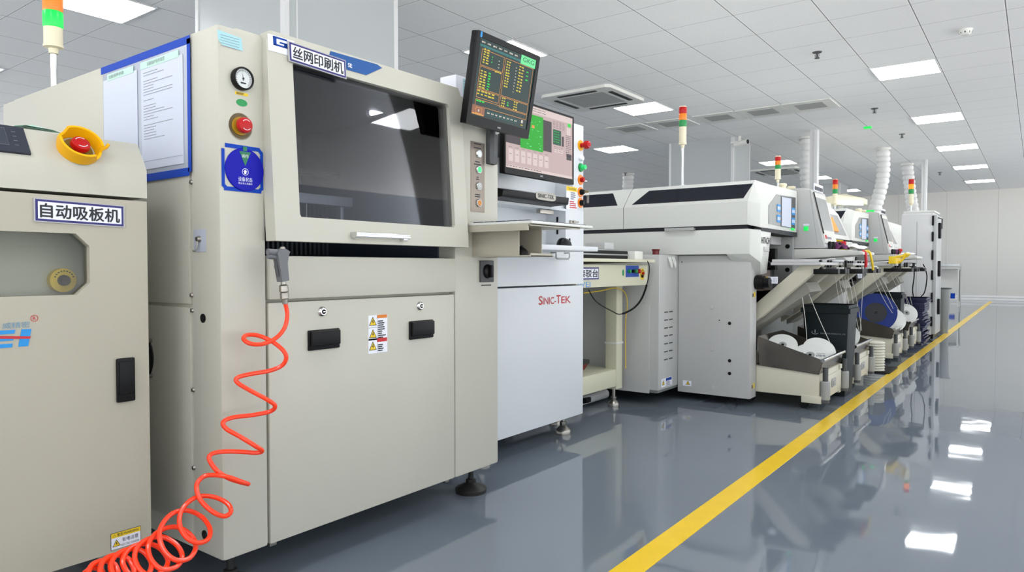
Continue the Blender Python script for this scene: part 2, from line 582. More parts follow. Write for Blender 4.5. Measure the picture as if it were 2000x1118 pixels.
lights = [
    (-1.143, 8.478, 'bright square ceiling light over the aisle, the largest one in view at right'),
    (-1.143, 11.463, 'bright square ceiling light over the aisle, second in the row to the back wall'),
    (-1.143, 14.448, 'bright square ceiling light over the aisle, third in the row to the back wall'),
    (-1.143, 17.43, 'bright square ceiling light over the aisle, fourth in the row to the back wall'),
    (-1.143, 20.42, 'bright square ceiling light over the aisle, nearest to the back wall'),
    (-4.168, 5.49, 'square ceiling light behind the top edge of the dark tilted monitor'),
    (-4.168, 8.478, 'square ceiling light just behind the cassette air conditioner'),
    (-4.168, 14.448, 'square ceiling light behind the slim signal tower on the placement machine hood'),
    (-4.168, 17.43, 'square ceiling light seen past the white post and pleated duct'),
    (-5.98, 2.58, 'square ceiling light at top left above the screen printer'),
    (-5.98, 11.10, 'square ceiling light to the right of the white inspection machine monitor'),
    (-5.98, 5.49, 'small sliver of ceiling light left of the dark tilted monitor'),
    (-4.168, 20.8, 'tiny bright ceiling light beside the rear pillar')]
for x, y, l in lights: make_light(x, y, l)
for x, y in ((-1.143, -0.48), (-1.143, 2.508), (-1.143, 5.493), (1.88, -0.48), (1.88, 2.508), (1.88, 5.493), (1.88, 8.478), (1.88, 11.463),
             (1.88, 14.448), (1.88, 17.43), (1.88, 20.42), (-4.168, -0.48), (-9.0, 2.5), (-9.0, 8.478), (-9.0, 14.448), (-12.5, 5.49), (-12.5, 11.46), (-9.0, 19.0), (-7.0, -2.0)):  # unseen panels; the far-left ones are added to brighten the left ceiling
    make_light(x, y, 'unseen square ceiling light panel outside the picture')

# cassette air conditioners
def cassette(x, y, label, r=0.475):
    t = thing('air_conditioner', (x, y, CEIL), label, 'air conditioner', 'ceiling cassette air conditioners')
    z = CEIL
    pan = B()
    o = [(x - r, y - r), (x + r, y - r), (x + r, y + r), (x - r, y + r)]
    c = 0.05
    o = [(x - r + c, y - r), (x + r - c, y - r), (x + r, y - r + c), (x + r, y + r - c), (x + r - c, y + r), (x - r + c, y + r), (x - r, y + r - c), (x - r, y - r + c)]
    g = r * 0.62
    hole = [(x - g, y - g), (x + g, y - g), (x + g, y + g), (x - g, y + g)]
    pan.plate('Z', o, [hole], z - 0.035, z)
    obj('panel', pan, OFFWHITE, t)
    gr = B().box(x - g, x + g, y - g, y + g, z - 0.030, z - 0.005)
    for k in range(16):
        yy = y - g + (k + .5) * 2 * g / 16
        gr.box(x - g, x + g, yy - 0.006, yy + 0.006, z - 0.036, z - 0.030)
    obj('grille', gr, GREY2, t)
    for k in range(4):
        s = B()
        a, b_ = r * 0.55, r * 0.80
        w = r * 0.055
        if k == 0: s.box(x - a, x + a, y - b_ - w, y - b_ + w, z - 0.040, z - 0.034)
        if k == 1: s.box(x - a, x + a, y + b_ - w, y + b_ + w, z - 0.040, z - 0.034)
        if k == 2: s.box(x - b_ - w, x - b_ + w, y - a, y + a, z - 0.040, z - 0.034)
        if k == 3: s.box(x + b_ - w, x + b_ + w, y - a, y + a, z - 0.040, z - 0.034)
        obj('air_slot', s, BLACK, t)
    return t


cassette(-4.40, 7.57, 'white square cassette air conditioner in the ceiling beside the dark monitor')
cassette(-4.5, 15.7, 'distant ceiling cassette air conditioner behind the slim signal tower', 0.5)

for i, x in enumerate((-4.92, -4.26, -3.57, -2.97, -2.37)):
    y = 9.62
    lab = ['square ceiling air grille left of the near signal tower', 'square ceiling air grille partly behind the near signal tower',
           'square ceiling air grille just right of the near signal tower', 'second square ceiling air grille right of the near signal tower',
           'square ceiling air grille furthest right in its row'][i]
    t = thing('air_grille', (x, y, CEIL), lab, 'air grille', 'row of square ceiling air grilles')
    f = B().plate('Z', [(x - .29, y - .29), (x + .29, y - .29), (x + .29, y + .29), (x - .29, y + .29)],
                  [[(x - .17, y - .17), (x + .17, y - .17), (x + .17, y + .17), (x - .17, y + .17)]], CEIL - 0.010, CEIL)
    obj('frame', f, OFFWHITE, t)
    g = B().box(x - .17, x + .17, y - .17, y + .17, CEIL - 0.004, CEIL)
    for k in range(10):
        g.box(x - .17, x + .17, y - .165 + k * .034, y - .150 + k * .034, CEIL - 0.012, CEIL - 0.004)
    obj('grille', g, GREY2, t)

for x, y, lab in ((-1.742, 7.282, 'dark ceiling sprinkler head, the nearest and largest one'), (-1.745, 10.30, 'dark ceiling sprinkler head, second from the nearest'),
                  (-1.73, 12.53, 'dark ceiling sprinkler head above the far pleated ducts'), (-1.75, 18.08, 'tiny ceiling sprinkler head near the back wall'),
                  (-7.33, 14.03, 'small ceiling sprinkler head between two left ceiling lights')):
    t = thing('sprinkler', (x, y, CEIL), lab, 'sprinkler', 'ceiling sprinklers')
    obj('escutcheon', B().lathe([(0.0, -.006), (0.04, -.006), (0.045, 0)], (x, y, CEIL)), DGREY, t)
    h = B().cyl((x, y, CEIL), (x, y, CEIL - .055), .009).cyl((x, y, CEIL - .055), (x, y, CEIL - .060), .024)
    h.tube([(x - .016, y, CEIL - .02), (x - .02, y, CEIL - .035), (x, y, CEIL - .055)], .003, 6).tube([(x + .016, y, CEIL - .02), (x + .02, y, CEIL - .035), (x, y, CEIL - .055)], .003, 6)
    obj('head', h, DGREY, t)

t = thing('smoke_detector', (-0.537, 7.372, CEIL), 'round white smoke detector on a ceiling tile at upper right', 'smoke detector')
obj('base', B().lathe([(0, -.012), (.055, -.012), (.055, 0)], (-.537, 7.372, CEIL)), OFFWHITE, t)
d = B().use(OFFWHITE).lathe([(0, -.05), (.03, -.048), (.045, -.035), (.05, -.012)], (-.537, 7.372, CEIL))
d.use(DGREY)
for k in range(8):
    a = k * math.pi / 4
    d.box(-.537 + .042 * math.cos(a) - .006, -.537 + .042 * math.cos(a) + .006, 7.372 + .042 * math.sin(a) - .006, 7.372 + .042 * math.sin(a) + .006, CEIL - .034, CEIL - .022)
obj('sensor', d, None, t)

# security camera on the middle pillar
q = Vector((-3.80, 11.12, 2.84))
t = thing('security_camera', q, 'small white security camera on the ceiling corner of the middle pillar', 'security camera')
obj('bracket', B().cyl(q + Vector((0, 0, .13)), q + Vector((0, 0, .03)), .02).box(q.x - .14, q.x + .01, q.y - .015, q.y + .03, q.z + .02, q.z + .05), OFFWHITE, t)
obj('camera_body', B().cyl(q + Vector((-.08, .02, .0)), q + Vector((.14, -.04, .02)), .045, 20), OFFWHITE, t)
obj('lens_hood', B().cyl(q + Vector((.14, -.04, .02)), q + Vector((.145, -.041, .02)), .035, 20), BLACK, t)
t = obj('exit_light', B().box(-2.10, -2.0, 11.55, 11.62, 2.955, CEIL, .004), GREENLIT)
tag(t, 'tiny green indicator light on the ceiling grid', 'indicator light')

# posts that carry cables from the ceiling
for nm, x, y, w, z0, lab in (('cable_post', -2.75, 11.4, .055, 1.62, 'white square post reaching the ceiling beside the pleated duct over the nearest console'),
                             ('cable_post', -1.78, 15.76, .045, 0.0, 'white square post beside the tall grey cabinet')):
    t = thing(nm, (x, y, z0), lab, 'post', 'white cable posts')
    pb = B().box(x - w, x + w, y - .06, y + .06, z0, CEIL, .006)
    obj('post', pb, TRIM, t)
    obj('cover_strip', B().box(x - w * .2, x + w * .2, y - .066, y - .06, z0 + .05, CEIL - .02), GREY, t)

# ================================================================== SCREEN PRINTER (cream machine with the big smoked window)
GX = -1.72
G = thing('screen_printer', (-2.4, 1.6, 0), 'cream screen printing machine with large smoked window, red stop button and blue status disc', 'printing machine')
Y0, Y1, Z0, Z1 = 1.027, 2.218, 0.116, 1.535
b = B()
b.box(-1.862, GX, Y0, 1.165, Z0, Z1, .010)                     # left column
b.box(-3.25, -1.85, Y0 + .008, 1.10, Z0, Z1, .006)             # left wall
b.box(-3.25, GX, 1.959, Y1, Z0, Z1, .010)                      # right column
b.box(-3.25, -1.75, 1.16, 1.965, Z0 + .01, .925, .004)         # bed
b.box(-3.25, -2.62, 1.09, 1.97, .9, Z1, .004)                  # rear
b.box(-3.25, -1.74, 1.09, 1.97, 1.485, Z1 + .010, .006)        # roof
obj('body', b, CREAM, G)
sp_ = B(); sp_.box(-3.115, -1.872, Y0, Y0 + .02, .797, Z1 - .003, .004)
obj('side_panel', sp_, CREAM, G)
sp_ = B(); sp_.box(-3.115, -1.872, Y0, Y0 + .02, Z0 + .004, .788, .004)
obj('side_panel', sp_, CREAM, G)
for (x, y) in ((374, 356), (375, 577), (376, 607), (378, 762), (379, 914)):
    p = at(x, y, Y=Y0)
    obj('screw', B().lathe([(0, .006), (.005, .005), (.007, 0)], p, (0, -1, 0), 12), NICKEL, G)
for (x, y) in ((397, 622), (400, 1045)):
    p = at(x, y, Y=Y0)
    obj('plug', B().cyl(p, p - Vector((0, .002, 0)), .0125, 20), BLACK, G)
il = B()
il.box(-2.619, -2.61, 1.101, 1.958, .926, 1.484)
il.box(-2.62, -1.80, 1.950, 1.958, .926, 1.484).box(-2.62, -1.80, 1.101, 1.109, .926, 1.484).box(-2.62, -1.76, 1.10, 1.958, .9255, .929).box(-2.62, -1.76, 1.10, 1.958, 1.478, 1.484)
obj('interior_liner', il, INNER, G)
# rails and squeegee carriage behind the window
r1 = B().box(-2.05, -1.98, 1.11, 1.70, 1.115, 1.15, .004).box(-2.05, -1.985, 1.11, 1.66, 1.03, 1.062, .004)
r1.box(-2.03, -2.0, 1.66, 1.675, 1.0, 1.14, .002)
for k in range(10): r1.cyl((-1.99, 1.14 + k * .035 + (.05 if k > 5 else 0), 1.062), (-1.99, 1.14 + k * .035 + (.05 if k > 5 else 0), 1.115), .003, 8)
obj('rail', r1, mat('rail aluminium', (170, 174, 178), 0.4, 0.6), G)
r2 = B().box(-2.45, -2.35, 1.11, 1.60, 1.31, 1.36, .006).box(-2.40, -2.36, 1.55, 1.62, 1.10, 1.46, .006).box(-2.38, -2.34, 1.60, 1.94, 1.27, 1.29, .004)
for k in range(14): r2.box(-2.42, -2.40, 1.63 + k * .022, 1.640 + k * .022, .95, 1.18)
obj('carriage', r2, mat('carriage grey', (96, 102, 108), 0.4, .5), G)
obj('added_lamp', B().cyl(at(725, 221, X=-1.98), at(815, 200, X=-1.98), .010, 12), mat('added interior lamp tube', (255, 255, 255), .4, emit=(250, 252, 255), es=9.0), G)  # added tube that brightens the printer interior and draws the window's bright streak
obj('warning_lamp', B().lathe([(0, .03), (.022, .022), (.03, 0)], (-2.3, 1.33, 1.34), (1, 0, 0)), REDLIT, G)
# fixed upper apron and lower service door
obj('apron', B().box(-1.752, -1.714, 1.171, 1.955, .808, .932, .006), CREAM2, G)
D = obj('service_door', B().box(-1.752, GX, 1.171, 1.955, .118, .800, .005), CREAM2, G)


def rectpx(x0, y0, x1, y1, X):
    a = at(x0, y0, X=X); c = at(x1, y1, X=X)
    return a.y, c.y, c.z, a.z


for (x0, y0, x1, y1) in ((600, 646, 661, 679), (798, 628, 844, 659)):
    ya, yb, za, zb = rectpx(x0, y0, x1, y1, GX)
    h = B().box(GX, GX + .008, ya, yb, za, zb, .004)
    h.box(GX + .006, GX + .018, ya + .004, yb - .004, za + .012, zb - .003, .005)
    obj('handle', h, BLACK, D)
for (x, y) in ((629, 609), (820, 598)):
    p = at(x, y, X=GX)
    l = B().use(CHROME).lathe([(0, .009), (.010, .009), (.014, .006), (.016, 0)], p, (1, 0, 0), 20)
    l.use(BLACK).lathe([(0, .0105), (.0075, .0102), (.008, .008)], p, (1, 0, 0), 16)
    l.use(CHROME).box(p.x + .0105, p.x + .0112, p.y - .004, p.y + .004, p.z - .001, p.z + .001)
    obj('lock', l, None, D)


def tri_sign(b, c, u, v, s, nn, glyph=True):
    """yellow warning triangle of side s centred at c"""
    u, v, nn = Vector(u), Vector(v), Vector(nn)
    def T(k, up):
        return [c + u * (-k / 2) + v * (-k * .29 + up * 0), c + u * (k / 2) + v * (-k * .29), c + v * (k * .58)]
    b.use(INK).poly([p + nn * .0004 for p in T(s, 0)], nn, .0002)
    b.use(YLABEL).poly([p + nn * .0007 for p in T(s * .78, 0)], nn, .0002)
    if glyph:
        b.use(INK).poly([c + nn * .001 + u * (-.03 * s) + v * (.3 * s), c + nn * .001 + u * (-.10 * s) + v * (.02 * s), c + nn * .001 + u * (.0) + v * (.02 * s),
                         c + nn * .001 + u * (-.05 * s) + v * (-.2 * s), c + nn * .001 + u * (.12 * s) + v * (.10 * s), c + nn * .001 + u * (.02 * s) + v * (.10 * s), c + nn * .001 + u * (.08 * s) + v * (.3 * s)], nn, .0002)


def lines_block(b, o, u, v, w, h, n, m, seed=1, fill=.55):
    r = random.Random(seed)
    for k in range(n):
        ww = w * r.uniform(.45, 1.0)
        b.use(m).quad(Vector(o) + Vector(v) * (h - (k + .8) * h / n), u, v, ww, h / n * fill, .0008)


# warning labels in the middle of the service door
for (x0, y0, x1, y1, top, n, sd) in ((719, 617, 756, 662, ORINK, 2, 3), (719, 663, 756, 687, REDINK, 1, 4)):
    ya, yb, za, zb = rectpx(x0, y0, x1, y1, GX)
    w, h = yb - ya, zb - za
    lb = B().use(SIGN).slab((GX, ya, za), YU, ZU, w, h, .0012)
    X2 = GX + .0014
    lb.use(INK).quad((X2, ya + w * .45, za), YU, ZU, .0008, h, .0002)
    hh = h * (.13 if n == 2 else .26)
    lb.use(top).quad((X2, ya + w * .46, zb - hh), YU, ZU, w * .52, hh, .0002)
    for k in range(n):
        cz = za + (k + .42) * h / n
        if k: lb.use(INK).quad((X2, ya, za + h / 2), YU, ZU, w * .45, .0008, .0002)
        tri_sign(lb, Vector((X2, ya + w * .225, cz)), YU, ZU, w * .40, XU)
    lines_block(lb, (X2, ya + w * .49, za + .004), YU, ZU, w * .46, h - hh - .01, 9 if n == 2 else 4, INK, sd)
    obj('warning_label', lb, None, D)

# lifting cover with smoked window, leaning out at the bottom
cv = B()
CT, CB = 1.553, .972
lean = lambda v: Vector((v.x + (CT - v.z) * .065, v.y, v.z))
cv.xf = lean
CX0 = -1.705
cv.plate('X', [(1.160, CB), (1.974, CB), (1.974, CT - .03), (1.960, CT), (1.175, CT), (1.160, CT - .03)],
         [[(1.243, 1.050), (1.247, 1.042), (1.898, 1.042), (1.905, 1.050), (1.905, 1.474), (1.898, 1.482), (1.247, 1.482), (1.243, 1.474)]], CX0 - .045, CX0)
COVER = obj('cover', cv, CREAM2, G)
pn = B(); pn.xf = lean
pn.box(CX0 - .022, CX0 - .014, 1.240, 1.907, 1.040, 1.484)
obj('window_pane', pn, GLASS, COVER)
hx = CX0 + (CT - 1.0) * .065
ya, yb, za, zb = rectpx(697, 452, 803, 470, hx + .03)
hn = B().box(hx + .018, hx + .030, ya, yb, (za + zb) / 2 - .007, (za + zb) / 2 + .009, .003)
hn.box(hx + .028, hx + .032, ya + .015, yb - .01, (za + zb) / 2 - .002, (za + zb) / 2 + .003, .001)
hn.box(hx - .004, hx + .022, ya, ya + .022, (za + zb) / 2 - .009, (za + zb) / 2 + .009, .003).box(hx - .004, hx + .022, yb - .024, yb - .006, (za + zb) / 2 - .013, (za + zb) / 2 + .006, .003)
obj('cover_handle', hn, CHROME, COVER)


def onC(x, y):   # point on the leaning cover's front
    p = at(x, y, X=CX0)
    for _ in range(4): p = at(x, y, X=CX0 + (CT - p.z) * .065)
    return p


CU, CVV = YU, Vector((-.065, 0, 1)).normalized()
# name strip with blue letter and blue panel
bd = B()
bd.use(SIGN)
p0 = onC(524, 98)
bd.slab((p0.x, p0.y, p0.z), CU, CVV, .085, .046, .0015)
bd.use(LOGOBLUE)
g0 = onC(533, 88); gw, gh = .046, .026
N_ = CU.cross(CVV)
for (a, c, w, h) in ((0, .8, 1, .2), (0, 0, .24, 1), (0, 0, 1, .2), (.76, 0, .24, .5), (.45, .36, .55, .18)):
    bd.quad(g0 + CU * (a * gw) + CVV * (c * gh), CU, CVV, w * gw, h * gh, .002)
obj('brand_letter', bd, None, COVER)
bd = B().use(BADGE)
bd.poly([onC(645, 100), onC(736, 126), onC(746, 133), onC(715, 147), onC(672, 135), onC(640, 120)], N_, .0015)
e0 = onC(679, 131)
bd.use(SIGN).text('SE', e0, CU, CVV, h=.012, lift=.0024, bold=.02)
obj('brand_panel', bd, None, COVER)


def name_plate(parent, txt, o, u, v, w, h, border=NAVY, face=SIGN, ink=INK, nm='name_plate', lean_=0):
    n = Vector(u).normalized().cross(Vector(v).normalized())
    b = B().use(mat('acrylic plate', (176, 176, 178), .2)).slab(Vector(o) - Vector(u).normalized() * .003 - Vector(v).normalized() * .0025, u, v, w + .006, h + .005, .004)
    o = Vector(o) + n * .0042
    b.use(border).quad(o, u, v, w, h, .0002)
    bw = h * .10
    b.use(face).quad(o + Vector(u).normalized() * bw + Vector(v).normalized() * bw, u, v, w - 2 * bw, h - 2 * bw, .0006)
    P = obj(nm, b, None, parent)
    tx = B().text(txt, o + Vector(u).normalized() * (w * .05) + Vector(v).normalized() * (h * .17), u, v, h=h * .66, w=w * .90, lift=.0012, bold=.022)
    obj('lettering', tx, ink, P)
    return P


pa, pb, pc = onC(563, 119), onC(674, 141), onC(560, 84)
w_ = (at(672, 141, X=pa.x) - pa).y
NPU = Vector((0, 1, -.035)).normalized()
name_plate(COVER, '丝网印刷机', pa + Vector((.004, 0, 0)), NPU, CVV, w_, .052)

# left column: gauge, labels, stop button, status disc
def onG(x, y): return at(x, y, X=GX)


c = onG(470, 155)
gz = B().use(BLACK).lathe([(.030, 0), (.031, .014), (.029, .018), (.026, .018), (.026, .012)], c, (1, 0, 0), 32)
gz.use(mat('gauge dial', (214, 218, 218), .3)).cyl(c + XU * .008, c + XU * .012, .026, 32)
gz.use(INK)
for k in range(22):
    a = math.radians(-45 + k * 270 / 21)
    d_ = YU * math.cos(a) + ZU * math.sin(a)
    e_ = XU.cross(d_)
    gz.poly([c + XU * .0123 + d_ * .019 - e_ * .0006, c + XU * .0123 + d_ * .023 - e_ * .0006, c + XU * .0123 + d_ * .023 + e_ * .0006, c + XU * .0123 + d_ * .019 + e_ * .0006], XU, .0002)
d_ = (YU * -.25 + ZU * 1).normalized(); e_ = XU.cross(d_)
gz.poly([c + XU * .013 - d_ * .006 - e_ * .001, c + XU * .013 - d_ * .006 + e_ * .001, c + XU * .013 + d_ * .018], XU, .0003)
gz.cyl(c + XU * .012, c + XU * .0145, .0025, 12)
gz.quad(c + XU * .0123 + YU * -.008 - ZU * .014, YU, ZU, .016, .004, .0003)
obj('pressure_gauge', gz, None, G)
ya, yb, za, zb = rectpx(459, 178, 484, 189, GX)
lb = B().use(YLABEL).slab((GX, ya, za), YU, ZU, yb - ya, zb - za, .001)
lines_block(lb, (GX + .0006, ya + .003, za + .001), YU, ZU, yb - ya - .006, zb - za - .002, 2, INK, 9)
obj('gauge_label', lb, None, G)
c = onG(472, 201)
lb = B().use(GREEN).poly([c + YU * (.0165 * math.cos(t_ * math.pi / 12)) + ZU * (.0095 * math.sin(t_ * math.pi / 12)) for t_ in range(24)], XU, .001)
obj('green_sticker', lb, None, G)


def estop(parent, c, d, r=.02, collar=YELLOW, cr=1.45, stem=.022, name='stop_button', collar_part=True):
    d = Vector(d).normalized(); c = Vector(c)
    b = B()
    b.use(collar).lathe([(0, .004), (r * cr, .004), (r * cr * 1.03, .002), (r * cr * 1.03, 0)], c, d, 28)
    b.use(RED).lathe([(r * .55, .004), (r * .55, stem * .55), (r * .98, stem * .65), (r, stem * .85), (r * .9, stem * 1.15), (r * .5, stem * 1.3), (0, stem * 1.32)], c, d, 28)
    b.use(SIGN)
    a = d.orthogonal().normalized(); e = d.cross(a)
    for k in (0, 1):
        pts = []
        for q in range(7):
            an = k * math.pi + q * .28
            pts.append(c + d * (stem * 1.245) + (a * math.cos(an) + e * math.sin(an)) * r * .62)
        b.tube(pts, r * .045, 6)
    return obj(name, b, None, parent)


c = onG(469, 247)
rc = B().use(mat('recess brown', (96, 82, 54), .6)).cyl(c, c + XU * .0012, .0345, 32)
rc.use(CREAM).lathe([(.034, .0008), (.0355, .003), (.037, 0)], c, XU, 32)
obj('button_recess', rc, None, G)
estop(G, c + XU * .002 + YU * -.001, XU, .0215, mat('ochre collar', (176, 134, 16), .5), 1.12, .024)
# blue tape square and status disc
ya, yb, za, zb = rectpx(432, 278, 514, 379, GX)
tp = B().use(BLUE); X2 = GX + .0004
tw = .011
tp.slab((X2, ya + .010, zb - tw), YU, (0, 0, 1), (yb - ya) - .020, tw, .0005)
tp.slab((X2, ya, za + .01), YU, ZU, tw * .8, (zb - za) * .80, .0005)
tp.slab((X2, yb - tw * .8, za + .01), YU, ZU, tw * .8, (zb - za) - .022, .0005)
tp.slab((X2, ya + .006, za), YU, ZU, (yb - ya) - .012, tw, .0005)
tp.poly([(X2, ya, za + .012), (X2, ya + .012, za), (X2, ya + .02, za + .006), (X2, ya + .008, za + .018)], XU, .0006)
tp.poly([(X2, yb, za + .012), (X2, yb - .012, za), (X2, yb - .02, za + .006), (X2, yb - .008, za + .018)], XU, .0006)
tp.poly([(X2, yb, zb - .012), (X2, yb - .012, zb), (X2, yb - .02, zb - .006), (X2, yb - .008, zb - .018)], XU, .0006)
obj('blue_tape', tp, None, G)
c = onG(477, 332)
ds = B().use(DBLUE).lathe([(0, .0045), (.056, .0045), (.0575, .003), (.0575, .001)], c, XU, 48)
fx = c + XU * .0047
ds.use(mat('green wedge', (8, 112, 70), .4)).poly([fx + ZU * .010, fx + YU * .017 + ZU * .048, fx - YU * .017 + ZU * .048], XU, .0004)
ds.poly([fx + ZU * .050 - YU * .006, fx + ZU * .050 + YU * .006, fx + ZU * .062 + YU * .006, fx + ZU * .062 - YU * .006], XU, .0004)
ds.use(WINK).lathe([(.0085, .0002), (.0085, .0006), (.0095, .0006), (.0095, .0002)], fx - ZU * .006, XU, 24)
q = fx - ZU * .006
ds.poly([q + ZU * .0065, q - YU * .006 + ZU * .0, q - YU * .0028 + ZU * .0, q - YU * .0028 - ZU * .006, q + YU * .0028 - ZU * .006, q + YU * .0028, q + YU * .006], XU, .0004)
ds.text('设备状态', fx - YU * .021 - ZU * .032, YU, ZU, w=.042, h=.0115, lift=.0005)
ds.text('禁止非人员操作', fx - YU * .021 - ZU * .040, YU, ZU, w=.042, h=.0055, lift=.0005)
ds.text('运行', fx - YU * .010 + ZU * .032, YU, ZU, w=.020, h=.009, lift=.0007)
obj('status_disc', ds, None, G)
# teal note on the column top
ya, yb, za, zb = rectpx(424, 57, 474, 100, GX)
nt_ = B().use(TEAL).poly([(GX + .0003, ya + .002, za + .014), (GX + .0003, ya + .012, za + .002), (GX + .0003, yb, za), (GX + .0003, yb - .004, zb - .006), (GX + .0003, ya, zb - .001)], XU, .0006)
for k in range(5): nt_.use(GINK).quad((GX + .001, ya + .008, zb - .012 - k * .007), YU, ZU, (yb - ya) * .75, .0012, .0004)
obj('note_sheet', nt_, None, G)
# hook on the side
pa, pb = at(379, 449, Y=Y0), at(403, 492, Y=Y0)
hk = B().use(PAPER2).box(pa.x, pb.x, Y0 - .0015, Y0, pb.z, pa.z, .002)
hc = (pa + pb) / 2
hk.use(NICKEL).lathe([(0, .010), (.006, .010), (.009, 0)], hc - YU * .001 + ZU * .004, (0, -1, 0), 16)
hk.tube([hc + Vector((0, -.008, 0)), hc + Vector((0, -.010, -.020)), hc + Vector((-.004, -.012, -.030)), hc + Vector((-.012, -.014, -.028))], .0018, 8)
obj('wall_hook', hk, None, G)
# acrylic document holder with blue tape on the side panel
xa, xb = at(200, 130, Y=Y0).x, at(374, 100, Y=Y0).x
zt, zb = 1.528, 1.150
dh = B().use(PAPER2).box(xa + .01, xb - .012, Y0 - .004, Y0 - .0005, zb + .012, zt - .012, .001)
dh.use(BLUE).box(xa, xb, Y0 - .0048, Y0 - .004, zt - .022, zt).box(xb - .016, xb, Y0 - .0048, Y0 - .004, zb + .01, zt - .008).box(xa, xb - .010, Y0 - .0048, Y0 - .004, zb, zb + .022)
H = obj('document_holder', dh, None, G)
xm = at(276, 200, Y=Y0).x
for k, (x0_, x1_) in enumerate(((xa + .018, xm - .012), (xm + .012, xb - .036))):
    pp = B().use(PAPER).box(x0_, x1_, Y0 - .0062, Y0 - .005, zb + .035, zt - .045)
    X_ = Vector((1, 0, 0))
    if k:
        r_ = random.Random(5)
        zz = zt - .062
        while zz > zb + .12:
            ww = (x1_ - x0_) * r_.choice((.25, .3, .5, .7, .35))
            pp.use(GINK).box(x0_ + .015, x0_ + .015 + ww, Y0 - .0066, Y0 - .0062, zz - .0018, zz)
            zz -= r_.choice((.008, .008, .016))
        pp.use(GINK).box(x0_ + .006, x1_ - .006, Y0 - .0066, Y0 - .0062, zb + .058, zb + .059)
    pp.use(MINT).box(x0_ + (.0 if k else .03), x1_ - .02, Y0 - .0072, Y0 - .0062, zt - .050, zt - .030)
    pp.use(GINK).text('设备维护保养规范' if k else '设备保养参数', (x0_ + .04, Y0 - .0074, zt - .046), XU, ZU, h=.012, w=.10)
    obj('paper', pp, None, H)
# round fan guard on the lower side panel
c = at(297, 700, Y=Y0) + Vector((-.055, 0, 0))
fg = B().use(BLACK)
for r_ in (.02, .035, .05, .064): fg.tube([c + Vector((r_ * math.cos(a * .2618), -.010, r_ * math.sin(a * .2618))) for a in range(24)], .0025, 6, True)
fg.use(MATTE).cyl(c - YU * .0005, c - YU * .004, .066, 32)
for sx_, sz_ in ((1, 1), (1, -1), (-1, 1), (-1, -1)): fg.use(NICKEL).cyl(c + Vector((sx_ * .052, 0, sz_ * .052)), c + Vector((sx_ * .052, -.009, sz_ * .052)), .006, 10)
obj('fan_guard', fg, None, G)
# right column: control strip, rotary switch
ya, yb, za, zb = rectpx(919, 275, 946, 416, GX)
cs = B().box(GX, GX + .0015, ya, yb, za, zb, .0006)
CS = obj('control_strip', cs, mat('taupe control plate', (140, 130, 120), .35, .5), G)
tl = B()
for (y_, wd) in ((281, .7), (289, .75), (316, .45), (321, .7), (346, .2), (350, .3), (380, .5), (384, .5)):
    p = onG(932, y_)
    tl.quad((GX + .0017, p.y - .030 * wd, p.z - .003), YU, ZU, .060 * wd, .004, .0003)
obj('printing', tl, INK, CS)
for (y_, m_) in ((301, mat('lit white button', (205, 214, 236), .3, emit=(200, 212, 245), es=.35)), (332, GREENBTN), (364, mat('clear grey button', (190, 192, 190), .25)), (397, mat('amber button', (210, 130, 20), .3))):
    p = onG(934, y_)
    bt = B().use(CHROME).lathe([(.0145, 0), (.0155, .004), (.0135, .008), (.0115, .008)], p, XU, 24)
    bt.use(m_).lathe([(0, .0095), (.009, .0092), (.0115, .007)], p, XU, 24)
    obj('push_button', bt, None, CS)
ya, yb, za, zb = rectpx(936, 509, 962, 551, GX)
rs = B().use(DGREY).box(GX, GX + .008, ya, yb, za, zb, .003)
c = Vector((GX + .008, (ya + yb) / 2, (za + zb) / 2))
rs.use(BLACK).lathe([(0, .012), (.020, .012), (.026, .008), (.028, 0)], c, XU, 28).box(c.x + .01, c.x + .026, c.y - .007, c.y + .007, c.z - .024, c.z + .024, .004)
rs.use(INK).quad((GX + .001, ya + .01, za - .014), YU, ZU, (yb - ya) - .02, .004)
obj('rotary_switch', rs, None, G)
# white box with printed note on top of the right column
q = Vector((-1.79, 2.02, Z1))
nb = B().use(SIGN).box(q.x - .04, q.x + .04, q.y - .02, q.y + .055, q.z - .002, q.z + .085, .003)
nb.use(TEAL).quad((q.x + .0405, q.y + .02, q.z + .005), YU, ZU, .032, .072)
for k in range(6): nb.use(GINK).quad((q.x + .041, q.y + .023, q.z + .012 + k * .011), YU, ZU, .024, .002)
obj('note_box', nb, None, G)


def level_foot(parent, x, y, ztop, r=.045, m1=NICKEL, m2=SOIL, h=.038):
    f = B().use(m1).cyl((x, y, h * .7), (x, y, ztop), .011, 16)
    f.lathe([(.018, h * .95), (.020, h * 1.05), (.020, h * 1.35), (.011, h * 1.4)], (x, y, 0), (0, 0, 1), 6)
    f.use(m2).lathe([(0, 0), (r, 0), (r * 1.02, h * .35), (r * .95, h * .5), (r * .5, h * .85), (r * .35, h), (0, h)], (x, y, 0), (0, 0, 1), 28)
    return obj('levelling_foot', f, None, parent)


for (x, y) in ((-1.807, 2.150), (-1.807, 1.10), (-3.15, 1.10), (-3.15, 2.15)): level_foot(G, x, y, Z0 + .01, .062, SOIL)
for y in (1.19, 1.93): obj('catch', B().box(-1.76, -1.735, y - .012, y + .012, Z0 - .012, Z0 + .012, .003), NICKEL, G)
